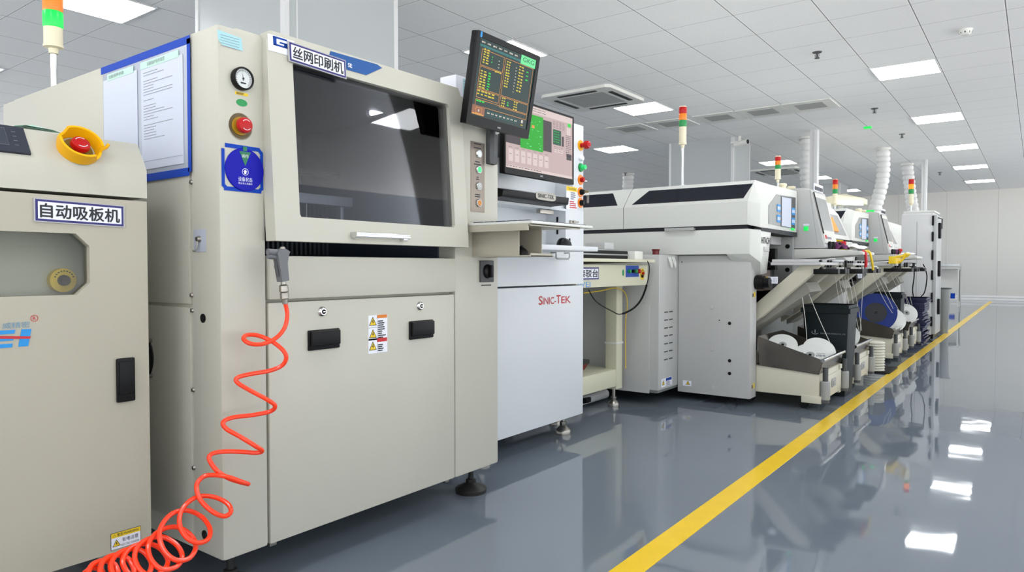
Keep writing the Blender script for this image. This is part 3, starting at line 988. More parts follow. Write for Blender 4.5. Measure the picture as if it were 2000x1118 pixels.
# keyboard bracket with a mouse pocket
TZ = 1.058
kt = B()
kt.box(GX - .002, -1.42, 1.995, 2.005, TZ - .030, TZ - .008, .001)
kt.box(GX - .002, -1.41, 2.0, 2.33, TZ - .011, TZ - .006, .001)
kt.box(-1.415, -1.41, 2.0, 2.33, TZ - .014, TZ - .004, .001)
kt.box(GX - .002, -1.50, 2.055, 2.060, TZ - .115, TZ - .010, .001)
kt.box(GX - .002, -1.50, 2.200, 2.205, TZ - .115, TZ - .010, .001)
kt.box(GX - .002, -1.45, 2.055, 2.205, TZ - .120, TZ - .115, .001)
kt.box(-1.455, -1.45, 2.060, 2.200, TZ - .120, TZ - .108, .001)
for y in (2.015, 2.035): kt.cyl((GX - .01, y, TZ - .018), (-1.45, y, TZ - .018), .006, 10)
obj('keyboard_bracket', kt, BEIGE, G)
# pole that holds the monitor
obj('monitor_arm', B().box(-1.80, -1.70, 2.14, 2.19, 1.30, 1.42, .006).cyl((-1.72, 2.165, 1.30), (-1.72, 2.165, 1.50), .022, 20).cyl((-1.72, 2.165, 1.48), (-1.63, 2.09, 1.52), .02, 16), DGREY, G)

# ------------------------------------------------------------------ black monitor with the dark control picture
def monitor(name, bl, br, tl, label, bez=.022, chin=.03, thick=.05, mm=BLACK):
    bl, br, tl = Vector(bl), Vector(br), Vector(tl)
    u = (br - bl); w = u.length; u.normalize()
    v = (tl - bl); v -= u * v.dot(u); h = v.length; v.normalize()
    n = u.cross(v)
    t = thing(name, bl + u * w / 2, label, 'monitor')
    def L(a, c, d=0): return bl + u * a + v * c + n * d
    cs = B()
    cs.xf = lambda p: L(p.x, p.y, p.z)
    o_ = [(0, .004), (.004, 0), (w - .004, 0), (w, .004), (w, h - .004), (w - .004, h), (.004, h), (0, h - .004)]
    cs.plate('Z', o_, [[(bez, chin), (w - bez, chin), (w - bez, h - bez), (bez, h - bez)]], -.008, 0)
    cs.box(.0, w, 0, h, -.030, -.006, .004)
    cs.hull([(w * .1, h * .1, -thick), (w * .9, h * .1, -thick), (w * .9, h * .9, -thick), (w * .1, h * .9, -thick),
             (w * .02, h * .03, -.028), (w * .98, h * .03, -.028), (w * .98, h * .97, -.028), (w * .02, h * .97, -.028)], .006)
    obj('casing', cs, mm, t)
    return t, L, w, h, u, v, n, bez, chin


MT, L, w, h, u, v, n, bz, ch = monitor('monitor', (-1.60, 1.880, 1.401), (-1.60, 2.255, 1.399), (-1.545, 1.878, 1.712), 'black framed monitor tilted above the screen printer, dark green picture with yellow text', .020, .034)
s_ = B(); s_.xf = None


class Scr:
    """draws on a monitor face; a,b run 0..1 across the picture, b from the top"""
    def __init__(s, L, w, h, bz, ch):
        s.L, s.bz, s.ch = L, bz, ch
        s.W, s.H = w - 2 * bz, h - bz - ch
        s.b = B(); s.lv = 0
    def P(s, a, c, d=0): return s.L(s.bz + a * s.W, s.ch + (1 - c) * s.H, -.003 + d)
    def rect(s, m, a0, c0, a1, c1, lv=1):
        d = .0003 * lv
        s.b.use(m).raw([s.P(a0, c1, d), s.P(a1, c1, d), s.P(a1, c0, d), s.P(a0, c0, d)], [[0, 1, 2, 3]])
    def frame(s, m, a0, c0, a1, c1, t=.006, lv=2):
        s.rect(m, a0, c0, a1, c0 + t, lv); s.rect(m, a0, c1 - t, a1, c1, lv)
        s.rect(m, a0, c0, a0 + t, c1, lv); s.rect(m, a1 - t, c0, a1, c1, lv)
    def words(s, m, a0, c0, n, dc, wd, hgt, seed, lv=3, col=3):
        r = random.Random(seed)
        for k in range(n):
            a = a0
            for _ in range(col):
                g = wd / col
                s.rect(m, a, c0 + k * dc, a + g * r.uniform(.55, .9), c0 + k * dc + hgt * r.uniform(.7, 1), lv)
                a += g


s = Scr(L, w, h, bz, ch)
s.rect(SCR_D, 0, 0, 1, 1, 0)
for k in range(7): s.words(SCR_W, .03 + k * .095, .035, 1, .1, .06, .022, k, 2, 3)
s.rect(SCR_T, 0, .075, .73, .105, 1)
s.rect(SCR_M, .72, .0, 1.0, .125, 2)
s.frame(SCR_O, .05, .13, .43, .34); s.frame(SCR_O, .05, .35, .43, .64); s.frame(SCR_O, .05, .65, .43, .76); s.frame(SCR_O, .45, .13, .97, .64)
s.frame(SCR_O, .45, .65, .97, .80); s.frame(SCR_O, .05, .78, .97, .87)
s.words(SCR_Y, .08, .115, 6, .034, .10, .022, 1, 3, 2); s.words(SCR_G, .22, .18, 3, .034, .02, .015, 2, 3, 1); s.words(SCR_W, .34, .20, 3, .045, .03, .012, 3, 3, 1)
s.words(SCR_Y, .07, .40, 7, .035, .11, .022, 4, 3, 2); s.words(SCR_G, .20, .40, 7, .035, .05, .020, 5, 3, 1); s.words(SCR_Y, .30, .345, 1, .035, .12, .022, 6, 3, 3)
s.words(SCR_Y, .48, .16, 10, .037, .08, .024, 7, 3, 2); s.words(SCR_W, .65, .20, 9, .042, .03, .012, 8, 3, 1); s.words(SCR_Y, .71, .16, 9, .042, .10, .022, 9, 3, 2)
s.words(SCR_G, .85, .20, 3, .055, .05, .02, 10, 3, 1); s.words(SCR_Y, .06, .66, 2, .04, .30, .022, 11, 3, 5); s.words(SCR_Y, .48, .66, 4, .034, .07, .02, 12, 3, 2)
s.words(SCR_Y, .70, .66, 4, .034, .08, .02, 13, 3, 2); s.words(SCR_G, .58, .70, 2, .034, .04, .02, 14, 3, 1); s.words(SCR_G, .06, .79, 1, .05, .14, .03, 15, 3, 3)
s.rect(SCR_R, .01, .865, .22, .985, 3); s.frame(SCR_O, .07, .885, .17, .965, .006, 4); s.rect(SCR_W, .11, .91, .13, .94, 4); s.rect(SCR_O, .02, .965, .21, .985, 4)
for k in range(8):
    s.frame(SCR_T, .26 + k * .07, .90, .32 + k * .07, .955, .004, 2); s.words(SCR_W, .265 + k * .07, .915, 1, .1, .045, .02, 20 + k, 3, 2)
s.rect(SCR_W, .88, .885, .915, .93, 3); s.rect(SCR_Y, .88, .95, .92, .965, 3)
tx = s.P(.755, .085, .0)
s.b.use(mat('dark green monitor lettering', (16, 60, 40), .4)).text('GKG', tx, u, v, w=.21 * s.W, h=.062 * s.H, lift=.0016)
obj('picture', s.b, None, MT)
bx = B().use(WINK).text('AOC', L(w / 2 - .012, .010), u, v, w=.020, h=.006)
bx.use(SKYBLUE).quad(L(.014, h - .020), u, v, .010, .018, .0006)
obj('badge', bx, None, MT)
# keyboard on the bracket
KB = thing('keyboard', (-1.57, 2.16, TZ), 'dark flat keyboard lying on the cream bracket under the printer buttons', 'keyboard')
k_ = B().box(-1.70, -1.405, 2.0, 2.42, TZ - .006, TZ + .004, .003)
obj('case', k_, OFFWHITE, KB)
k2 = B()
for i in range(5):
    for j in range(14): k2.box(-1.68 + i * .052, -1.68 + i * .052 + .044, 2.015 + j * .0285, 2.015 + j * .0285 + .024, TZ + .004, TZ + .0085, .002)
obj('keys', k2, mat('navy grey keys', (58, 60, 78), .5), KB)
MS = thing('mouse', (-1.56, 2.13, TZ - .115), 'black mouse inside the pocket under the keyboard', 'mouse')


def mouse_shape(c, sx=.03, sy=.05, sz=.034, rot=0):
    b = B(); vs = []; fs = []
    n, m = 16, 7
    for i in range(m + 1):
        ph = i / m * math.pi / 2
        for k in range(n):
            t_ = 2 * math.pi * k / n
            x = sx * math.cos(ph) ** .6 * math.cos(t_); y = sy * math.cos(ph) ** .6 * math.sin(t_) if i < m else 0
            if i == m: x = 0
            z = sz * math.sin(ph) * (1 - .25 * y / sy)
            vs.append(c + Vector((x * math.cos(rot) - y * math.sin(rot), x * math.sin(rot) + y * math.cos(rot), z)))
    for i in range(m):
        for k in range(n): fs.append([i * n + k, i * n + (k + 1) % n, (i + 1) * n + (k + 1) % n, (i + 1) * n + k])
    fs.append(list(range(n)))
    return b.raw(vs, fs)


obj('shell', mouse_shape(Vector((-1.56, 2.13, TZ - .115)), .045, .03), BLACK, MS)
obj('wheel', B().cyl((-1.54, 2.127, TZ - .083), (-1.54, 2.133, TZ - .083), .006, 12), DGREY, MS)

# ------------------------------------------------------------------ air blow gun and orange coil hose
AX = -1.655
BG = thing('air_blow_gun', at(545, 495, X=AX), 'grey air blow gun hanging at the left edge of the printer cover', 'air gun')
g = B()
def A_(x, y, d=0): return at(x, y, X=AX + d)
bod = [A_(541, 487), A_(551, 486), A_(561, 492), A_(558, 500), A_(556, 515), A_(559, 548), A_(546, 551), A_(541, 520), A_(537, 496)]
hb = B()
for dx in (0,): pass
bm_pts = [p + XU * .013 for p in bod]
hb.poly([p - XU * .012 for p in bod], XU, .026)
obj('grip', hb, mat('gun grey plastic', (104, 106, 110), .45), BG)
nz = B().cyl(A_(540, 494), A_(523, 492), .009, 14).cyl(A_(541, 503), A_(523, 501), .007, 14)
obj('nozzle', nz, mat('gun grey plastic', (104, 106, 110), .45), BG)
obj('trigger', B().tube([A_(541, 505), A_(539, 520), A_(543, 540)], .005, 8), DGREY, BG)
obj('top_valve', B().lathe([(0, .008), (.007, .006), (.008, 0)], A_(552, 487), ZU, 14), NICKEL, BG)
t0_, t1_ = A_(553, 549), A_(557, 594)
d_ = t1_ - t0_; Lg = d_.length
obj('coupling', B().lathe([(0, 0), (.007, 0), (.007, .15 * Lg), (.012, .2 * Lg), (.013, .45 * Lg), (.010, .5 * Lg), (.012, .55 * Lg), (.012, .75 * Lg), (.0085, .8 * Lg), (.0075, Lg), (0, Lg)], t0_, d_, 18), NICKEL, BG)

P_ = []
seq = [(557, 592, 0), (561, 615, 0), (556, 640, .005), (540, 660, .01), (515, 672, .02), (490, 672, .03), (476, 663, .01), (482, 655, -.012), (505, 656, -.012), (532, 668, .01), (553, 685, .035), (559, 700, .04), (550, 715, .03), (525, 725, .015),
       (490, 731, 0), (464, 738, -.012), (464, 748, -.01), (490, 764, .015), (520, 780, .04), (537, 793, .045), (528, 804, .03), (495, 811, .01), (455, 816, -.012), (436, 825, -.012), (442, 838, -.005), (468, 853, .02), (496, 870, .045), (512, 881, .045), (500, 885, .03),
       (470, 883, .01), (432, 883, -.012), (411, 889, -.012), (410, 901, -.008), (425, 921, .01), (450, 936, .035), (484, 946, .05), (470, 941, .06), (440, 931, .04), (405, 929, .0), (388, 940, -.005), (384, 955, .0), (392, 978, .015), (415, 1000, .04), (438, 1009, .05),
       (451, 1000, .05), (444, 984, .03), (420, 972, .005), (390, 970, .0), (366, 983, .0), (352, 1005, .005), (352, 1030, .02), (366, 1052, .04), (388, 1061, .05), (407, 1053, .05), (410, 1033, .03), (395, 1011, .0), (368, 998, -.01), (340, 1002, -.01), (320, 1020, -.005),
       (311, 1045, .01), (320, 1075, .03), (342, 1094, .05), (368, 1092, .055), (382, 1072, .04), (376, 1050, .01), (352, 1032, -.01), (328, 1031, -.01), (304, 1043, -.005), (290, 1065, .01), (294, 1092, .03), (315, 1112, .05), (344, 1108, .055), (356, 1088, .04), (345, 1065, .01),
       (320, 1050, -.01), (294, 1052, -.01), (272, 1065, .0), (263, 1088, .01), (272, 1112, .03), (294, 1126, .05), (318, 1116, .05), (328, 1096, .03), (314, 1073, .0), (290, 1063, -.01), (258, 1069, -.01), (240, 1092, .01), (246, 1115, .03), (266, 1132, .05), (288, 1124, .05), (296, 1101, .03),
       (280, 1078, .0), (254, 1073, -.01), (228, 1084, .0), (216, 1106, .02), (226, 1130, .04), (248, 1138, .05), (262, 1118, .03), (250, 1092, .0), (224, 1085, -.005), (202, 1096, .01), (196, 1120, .03), (212, 1145, .05), (230, 1135, .04), (226, 1106, .01), (204, 1096, 0), (180, 1104, .01), (172, 1126, .03), (182, 1150, .05), (204, 1150, .03), (200, 1118, 0), (180, 1110, 0), (160, 1125, .01)]
for (x, y, d) in seq: P_.append(at(x, y, X=AX + d))
hs = B().tube(spline(P_, 6), .0058, 10)
ho = obj('coiled_air_hose', hs, ORANGE, None, loc=(-1.7, 1.0, 0))
tag(ho, 'bright orange coiled air hose hanging from the blow gun to the floor', 'hose')

# ================================================================== BOARD LOADER (cream machine at the left edge)
LXF = -1.86
LD = thing('board_loader', (-2.4, .3, 0), 'cream board loader cabinet at the left edge with dark window and yellow guarded stop button', 'board loader')
LY1 = .907
b = B()
win = [(.28, .833), (.737, .833), (.767, .862), (.767, .951), (.737, .981), (.28, .981)]
b.plate('X', [(-.30, .178), (LY1, .178), (LY1, 1.070), (-.30, 1.070)], [win], LXF - .03, LXF)
b.box(-2.9, LXF - .02, LY1 - .02, LY1, .178, 1.070, .002).box(-2.9, LXF - .02, -.30, -.28, .178, 1.07, .002).box(-2.9, -2.88, -.3, LY1, .178, 1.07)
b.box(-2.9, LXF - .02, -.3, LY1, .178, .20).box(-2.9, LXF - .02, -.3, LY1, 1.05, 1.072)
obj('cabinet', b, BEIGE, LD)
prof = [(-2.9, 1.078), (LXF + .002, 1.078), (LXF + .002, 1.150), (LXF - .002, 1.158), (-1.905, 1.222), (-1.915, 1.226), (-2.9, 1.226)]
hd = B().prism('Y', prof, -.30, LY1)
obj('hood', hd, CREAM, LD)
obj('window_pane', B().box(LXF - .022, LXF - .016, .27, .775, .825, .99), GLASS3, LD)
obj('interior_panel', B().box(-1.985, -1.975, .0, .88, .74, 1.04), INNER3, LD)
c = at(124, 548, X=-1.955)
kn = B().use(YLABEL).cyl(c - XU * .02, c, .030, 28)
kn.use(BLACK).lathe([(0, .016), (.010, .016), (.013, .010), (.014, 0)], c, XU, 20)
for k in range(9):
    a = math.radians(200 + k * 17.5)
    kn.quad(c + XU * .0004 + YU * (.022 * math.cos(a)) - ZU * .022 * math.sin(a), YU, ZU, .004, .003)
obj('interior_knob', kn, None, LD)
ya, yb, za, zb = rectpx(225, 701, 262, 782, LXF)
h_ = B().box(LXF, LXF + .010, ya, yb, za, zb, .006)
h_.box(LXF + .008, LXF + .013, ya + .004, yb - .004, za + .02, zb - .008, .003)
obj('handle', h_, BLACK, LD)
p0, p1 = at(68, 430, X=LXF), at(239, 390, X=LXF)
w_ = p1.y - p0.y
z_ = (at(68, 432, X=LXF).z + at(239, 438, X=LXF).z) / 2
name_plate(LD, '自动吸板机', (LXF, p0.y, at(68, 431, X=LXF).z), Vector((0, 1, -.025)), ZU, w_, .050)
# logo with cyan letters and red swoosh
lg = B()
X2 = LXF + .0006
e0 = Vector((X2, at(55, 680, X=LXF).y, at(20, 679, X=LXF).z))
hL = at(20, 645, X=LXF).z - e0.z
sl = .18
def LP(a, c): return e0 + YU * (a + c * sl * hL) + ZU * (c * hL)
lg.use(SKYBLUE)
wI = .020
lg.poly([LP(-wI, 0), LP(0, 0), LP(0, 1), LP(-wI, 1)], XU, .0006)
for (c0, c1) in ((0, .22), (.39, .61), (.78, 1)): lg.poly([LP(-wI * 4.2, c0), LP(-wI * 1.6, c0), LP(-wI * 1.6, c1), LP(-wI * 4.2, c1)], XU, .0006)
lg.poly([LP(-wI * 4.2, 0), LP(-wI * 3.2, 0), LP(-wI * 3.2, 1), LP(-wI * 4.2, 1)], XU, .0006)
for k in (0, 1, 2): lg.poly([LP(-wI * (9 - k * 1.5) + wI * (0 if k % 2 else .4), 0), LP(-wI * (8 - k * 1.5), 0), LP(-wI * (8.3 - k * 1.5) + wI * .6, 1), LP(-wI * (9.3 - k * 1.5) + wI * .6, 1)], XU, .0006)
lg.use(REDINK)
sw = [LP(-wI * 10, .30), LP(-wI * 6, .46), LP(-wI * 3, .54), LP(0, .42), LP(wI * .1, .56), LP(-wI * 3, .70), LP(-wI * 6, .58)]
lg.poly([p + XU * .0008 for p in sw], XU, .0005)
q0 = at(4, 643, X=LXF)
q1 = at(58, 633, X=LXF)
lg.use(mat('teal grey lettering', (104, 150, 176), .5)).text('威精密', Vector((X2, q0.y, q0.z)), YU, ZU, w=q1.y - q0.y, h=.014)
c = at(67, 622, X=LXF)
lg.use(REDINK).lathe([(.0068, .0002), (.0068, .0008), (.0079, .0008), (.0079, .0002)], c, XU, 24)
lg.text('R', c + Vector((.0003, -.0032, -.0042)), YU, ZU, h=.0085)
obj('logo', lg, None, LD)
# electric warning label
ya, yb, za, zb = rectpx(216, 1048, 275, 1067, LXF)
za = at(216, 1077, X=LXF).z; zb = at(216, 1044, X=LXF).z
w, h = yb - ya, zb - za
wl = B().use(INK).slab((LXF, ya, za), YU, ZU, w, h, .0008)
wl.use(SIGN).quad((LXF + .001, ya + .001, za + .001), YU, ZU, w - .002, h - .002)
wl.use(YLABEL).quad((LXF + .0013, ya + .001, zb - h * .3), YU, ZU, w - .002, h * .3 - .001)
wl.use(INK).text('警告/WARNING', (LXF + .0015, ya + w * .2, zb - h * .24), YU, ZU, w=w * .72, h=h * .18)
wl.text('有电注意', (LXF + .0015, ya + w * .36, za + h * .36), YU, ZU, w=w * .55, h=h * .25)
wl.text('ELECTRIC DANGER', (LXF + .0015, ya + w * .34, za + h * .12), YU, ZU, w=w * .6, h=h * .12)
tri_sign(wl, Vector((LXF + .0014, ya + w * .18, za + h * .32)), YU, ZU, w * .27, XU)
tri_sign(wl, Vector((LXF + .0018, ya + w * .11, zb - h * .17)), YU, ZU, w * .10, XU, False)
obj('warning_label', wl, None, LD)
# things on the sloping face: screen and guarded stop button
SN = Vector((.064, 0, .045)).normalized(); SV = Vector((-.045, 0, .064)).normalized()
def onS(y, t_, lift=0): return Vector((LXF - .002, y, 1.158)) + SV * (t_ * .078) + SN * lift
hm = B()
hm.use(mat('panel screen frame', (38, 44, 58), .4)).slab(onS(.44, -.02, .0), YU, SV, .205, .080, .006)
hm.use(HMI).quad(onS(.47, .22, .0066), YU, SV, .135, .052)
hm.use(GINK).tube([onS(.47, .22, .007), onS(.605, .22, .007), onS(.605, .88, .007), onS(.47, .88, .007)], .0004, 6, True)
for k in range(4): hm.quad(onS(.617, .25 + k * .17, .0066), YU, SV, .008, .0012)
obj('touch_panel', hm, None, LD)
c = onS(.752, .42, 0)
gd = B()
n_ = 40; vs = []; fs = []
for k in range(n_):
    a = 2 * math.pi * k / n_
    ca, sa = math.cos(a), math.sin(a)
    hgt = .034 if (abs(math.sin(a * 1.0 + .6)) > .42) else .016
    for (rr, hh) in ((.046, 0), (.049, hgt), (.043, hgt), (.038, .002)):
        vs.append(c + (YU * ca + SV * sa) * rr + SN * hh)
for k in range(n_):
    j = (k + 1) % n_
    for i in range(3): fs.append([k * 4 + i, j * 4 + i, j * 4 + i + 1, k * 4 + i + 1])
gd.raw(vs, fs)
gd.tube([c + YU * .044 + SN * .015 - SV * .006, c + YU * .060 + SN * .02 + SV * .002, c + YU * .066 + SN * .024 + SV * .010], .004, 8)
ES = obj('button_guard', gd, YELLOW, LD)
eb = estop(LD, c, SN, .022, mat('black yellow ring', (120, 100, 40), .5), 1.5, .024)
MB_ = B(); random.seed(3)
vs = []; fs = []
for i in range(9):
    for j in range(5):
        u_, v_ = i / 8, j / 4
        vs.append(Vector((-2.03 + v_ * .09 + .01 * math.sin(u_ * 9), .64 + u_ * .17, 1.2262 + .02 * math.exp(-((u_ - .3) / .2) ** 2) * (1 - v_ * .5) + .004 * math.sin(u_ * 14 + v_ * 7) + .004)))
for i in range(8):
    for j in range(4): fs.append([i * 5 + j, (i + 1) * 5 + j, (i + 1) * 5 + j + 1, i * 5 + j + 1])
n0 = len(vs)
vs2 = [p - ZU * .003 for p in vs]
MB_.raw(vs, fs); MB_.raw(vs2, fs)
tag(obj('cleaning_cloth', MB_, MINT, None, loc=(-2.0, .7, 1.226)), 'crumpled mint green cloth lying on top of the board loader', 'cloth')
for (x, y) in ((-1.95, .82), (-2.8, .82), (-1.95, -.2), (-2.8, -.2)): level_foot(LD, x, y, .185, .04)

# signal tower on the printer
def tower(x, y, z, top, r, label, lit=None, pole=None, parts=('r', 'a', 'g'), name='signal_tower', body=.35):
    """stack light from z up to top"""
    t = thing(name, (x, y, z), label, 'signal tower', 'signal towers with coloured lamps')
    H = top - z
    pole = H * .55 if pole is None else pole
    obj('pole', B().cyl((x, y, z), (x, y, z + pole), r * .33, 14).cyl((x, y, z), (x, y, z + .012), r * .9, 18), CHROME, t)
    bh = (H - pole) * body
    obj('tower_base', B().lathe([(r * .45, -.02), (r * .5, 0), (r * .98, .004), (r, .012), (r, bh * .15), (r * .93, bh * .17), (r * .93, bh), (0, bh)], (x, y, z + pole), ZU, 24), TOWERBODY, t)
    zz = z + pole + bh
    lh = (H - pole - bh - .006) / len(parts)
    order = list(reversed(parts))
    nm = {'r': 'red_lamp', 'a': 'amber_lamp', 'g': 'green_lamp'}
    for k in order:
        m = {'r': RED, 'a': AMBER, 'g': GREEN}[k]
        if k == lit: m = {'r': REDLIT, 'a': AMBERLIT, 'g': GREENLIT}[k]
        obj(nm[k], B().lathe([(0, 0), (r * .94, 0), (r, lh * .08), (r, lh * .9), (r * .94, lh), (0, lh)], (x, y, zz), ZU, 24), m, t)
        zz += lh
    obj('cap', B().lathe([(r * .96, 0), (r * .9, .006), (0, .007)], (x, y, zz), ZU, 24), TOWERBODY, t)
    return t


TX, TY = -3.075, 1.15
r_t = .028
tower(TX, TY, 1.545, 2.02, .035, 'signal tower with glowing green lamp at top left above the screen printer', 'g', at(105, 95, Y=TY).z - 1.545, ('r', 'a', 'g'), body=.29)

# ================================================================== INSPECTION MACHINE (cool white)
SX = -1.95
SP = thing('inspection_machine', (-2.4, 2.85, 0), 'cool white solder inspection machine with red lettering on its lower door and black bumper bar', 'inspection machine')
SY0, SY1 = 2.42, 3.258
b = B()
b.box(-3.0, SX - .12, SY0, SY1, .111, 1.20, .006)
b.plate('X', [(SY0, .811), (SY1, .811), (SY1, 1.20), (SY0, 1.20)], [[(2.50, 1.012), (3.080, 1.012), (3.080, 1.188), (2.50, 1.188)]], SX - .125, SX)
b.box(-3.0, -2.06, SY0, SY1, 1.19, 1.655, .008)
b.box(-2.07, SX, 3.150, SY1, 1.195, 1.652, .006)
b.box(-2.07, SX - .02, SY0, 3.155, 1.195, 1.265, .004)
obj('body', b, WHITE, SP)
DR = obj('lower_door', B().box(SX - .125, SX, SY0, SY1, .111, .803, .005), WHITE, SP)
p0, p1 = at(1052, 596, X=SX), at(1114, 594, X=SX)
tx = B()
SCM = mat('red brand lettering', (180, 40, 44), .45)
w1 = (p1.y - p0.y)
tx.text('S', (SX, p0.y, p0.z), YU, ZU, h=.042, w=w1 * .11, bold=.018)
tx.text('INIC-', (SX, p0.y + w1 * .125, p0.z + .0), YU, ZU, h=.034, w=w1 * .40, bold=.018)
tx.text('T', (SX, p0.y + w1 * .545, p0.z), YU, ZU, h=.042, w=w1 * .13, bold=.018)
tx.text('EK', (SX, p0.y + w1 * .70, p0.z), YU, ZU, h=.034, w=w1 * .30, bold=.018)
obj('lettering', tx, SCM, DR)
bp_ = B().hull([(SX - .03, SY0, 1.20), (-1.855, SY0, 1.205), (-1.850, SY0, 1.235), (SX - .03, SY0, 1.262), (SX - .03, 2.955, 1.20), (-1.855, 2.955, 1.205), (-1.850, 2.955, 1.240), (SX - .03, 2.955, 1.262)], .004)
BU = obj('bumper_bar', bp_, BLACK, SP)
p0, p1 = at(1046, 392, X=-1.851), at(1085, 392, X=-1.851)
w1 = p1.y - p0.y; cz = at(1065, 384, X=-1.851).z
bg = B().use(NICKEL).poly([Vector((-1.852, p0.y + w1 / 2 + w1 / 2 * (abs(math.cos(a)) ** .5) * (1 if math.cos(a) > 0 else -1), cz + .019 * (abs(math.sin(a)) ** .5) * (1 if math.sin(a) > 0 else -1))) for a in [k * math.pi / 20 + .001 for k in range(40)]], XU, .003)
bg.use(DGREY).text('SINIC-TEK', (-1.8485, p0.y + w1 * .10, cz - .009), YU, ZU, w=w1 * .8, h=.019)
obj('badge', bg, None, BU)
ca = B().box(SX - .035, SX - .01, 2.865, 2.985, 1.165, 1.185, .002)
obj('cavity_latch', ca, NICKEL, SP)
obj('cavity_slot', B().box(SX - .055, SX - .045, 3.076, 3.0805, 1.07, 1.16, .001), BLACK, SP)
p = at(1118, 434, X=SX)
obj('latch', B().box(SX, SX + .008, p.y - .03, p.y + .02, p.z - .009, p.z + .009, .002).box(SX + .006, SX + .016, p.y - .01, p.y + .04, p.z - .005, p.z + .005, .002), NICKEL, SP)
p = at(1118, 434, X=SX)
sh = B().box(SX - .06, -1.70, 2.45, 2.977, .975, .997, .003)
obj('mouse_shelf', sh, WHITE, SP)
pa, pb = at(1086, 497, X=SX + .03), at(1112, 497, X=SX + .03)
hd_ = B().tube([(SX, pa.y, .972), (SX + .03, pa.y, .972), (SX + .03, pa.y, .948), (SX + .03, pa.y + .01, .942), (SX + .03, pb.y - .01, .942), (SX + .03, pb.y, .948), (SX + .03, pb.y, .972), (SX, pb.y, .972)], .004, 8)
obj('door_handle', hd_, GREY2, SP)
obj('cable_outlet', B().tube([(SX + .05, 2.93, .995), (SX + .04, 2.97, 1.0), (SX + .02, 3.02, 1.004)], .004, 8), BLACK, SP)
# control column on the right edge
ly = 3.215
for (y_, kind) in ((285, 'estop'), (310, 'white'), (328, 'green'), (352, 'stop'), (376, 'key'), (397, 'key')):
    p = at(1136, y_, X=SX)
    p = Vector((SX, ly + .01, p.z))
    if kind == 'estop':
        estop(SP, p, XU, .022, YELLOW, 1.25, .045); continue
    bt = B()
    if kind == 'white': bt.use(SIGN).lathe([(0, .018), (.013, .016), (.016, .010), (.017, 0)], p, XU, 20)
    if kind == 'green':
        bt.use(GREEN).lathe([(.014, .010), (.022, .008), (.024, 0)], p, XU, 24)
        bt.use(mat('clear green button', (30, 200, 110), .2, emit=(20, 210, 100), es=.25)).lathe([(0, .034), (.012, .032), (.014, .008)], p, XU, 20)
    if kind == 'stop':
        bt.use(AMBER).lathe([(0, .004), (.026, .004), (.027, 0)], p, XU, 24)
        bt.use(RED).lathe([(0, .026), (.011, .024), (.014, .018), (.012, .004)], p, XU, 20)
    if kind == 'key':
        bt.use(AMBER).lathe([(0, .004), (.026, .004), (.027, 0)], p, XU, 24)
        bt.use(BLACK).lathe([(0, .024), (.011, .024), (.015, .014), (.016, .004)], p, XU, 20)
        if y_ == 376:
            bt.use(NICKEL).box(p.x + .02, p.x + .05, p.y - .001, p.y + .001, p.z - .006, p.z + .006)
            bt.tube([p + XU * .045 + Vector((.0, 0, 0)) + Vector((.012 * math.cos(a * .52), 0, .012 * math.sin(a * .52) - .012)) for a in range(12)], .0012, 6, True)
            bt.box(p.x + .040, p.x + .052, p.y - .001, p.y + .001, p.z - .060, p.z - .025)
    obj('key_switch' if kind == 'key' else 'push_button', bt, None, SP)
ya, yb, za, zb = rectpx(1106, 368, 1127, 404, SX)
zb = 1.318; za = 1.20
lb = B().use(SIGN).slab((SX, ya, za), YU, ZU, yb - ya, zb - za, .0008)
lb.use(YLABEL).quad((SX + .001, ya, zb - .024), YU, ZU, yb - ya, .024)
lb.use(INK).text('CAUTION', (SX + .0012, ya + .015, zb - .018), YU, ZU, w=(yb - ya) * .7, h=.012)
lines_block(lb, (SX + .0012, ya + .04, za + .05), YU, ZU, (yb - ya) * .55, .042, 4, GINK, 12)
lines_block(lb, (SX + .0012, ya + .03, za + .006), YU, ZU, (yb - ya) * .7, .04, 4, REDINK, 13)
obj('caution_label', lb, None, SP)
for (x, y) in ((-2.037, 3.197), (-2.037, 2.50), (-2.9, 3.19), (-2.9, 2.5)): level_foot(SP, x, y, .12, .042, NICKEL, NICKEL, .05)
ms = thing('mouse', (-1.80, 2.83, .997), 'black mouse on the white shelf of the inspection machine', 'mouse')
obj('shell', mouse_shape(Vector((-1.80, 2.83, .997)), .035, .06, .038, .3), BLACK, ms)
obj('wheel', B().cyl((-1.787, 2.853, 1.031), (-1.781, 2.855, 1.031), .006, 12), DGREY, ms)

M2, L, w, h, u, v, n, bz, ch = monitor('monitor', (-1.815, 2.385, 1.300), (-1.815, 2.940, 1.300), (-1.815, 2.385, 1.628), 'black framed monitor on the white inspection machine, pink picture with a green circuit board', .009, .026, .05)
s = Scr(L, w, h, bz, ch)
s.rect(SCR_P, 0, 0, 1, 1, 0)
s.rect(SCR_W2, 0, 0, 1, .10, 1)
s.words(SCR_K, .03, .03, 2, .035, .55, .008, 3, 2, 8)
s.rect(SCR_K, .0, .16, .66, .64, 1); s.rect(SCR_GB, .20, .13, .53, .67, 2)
r_ = random.Random(4)
for k in range(34):
    a, c_ = r_.uniform(.22, .50), r_.uniform(.16, .64)
    s.rect(SCR_M, a, c_, a + r_.uniform(.005, .03), c_ + r_.uniform(.004, .012), 3)
s.rect(SCR_O, .36, .29, .40, .335, 3)
s.rect(SCR_DG, .68, .26, .81, .50, 2); s.rect(SCR_K, .82, .34, .855, .50, 2)
s.words(SCR_G, .69, .29, 5, .04, .10, .008, 6, 3, 3)
s.words(SCR_K, .68, .13, 6, .02, .20, .006, 7, 2, 4)
for k in range(3): s.rect(SCR_W2, .70 + k * .05, .56, .74 + k * .05, .62, 2)
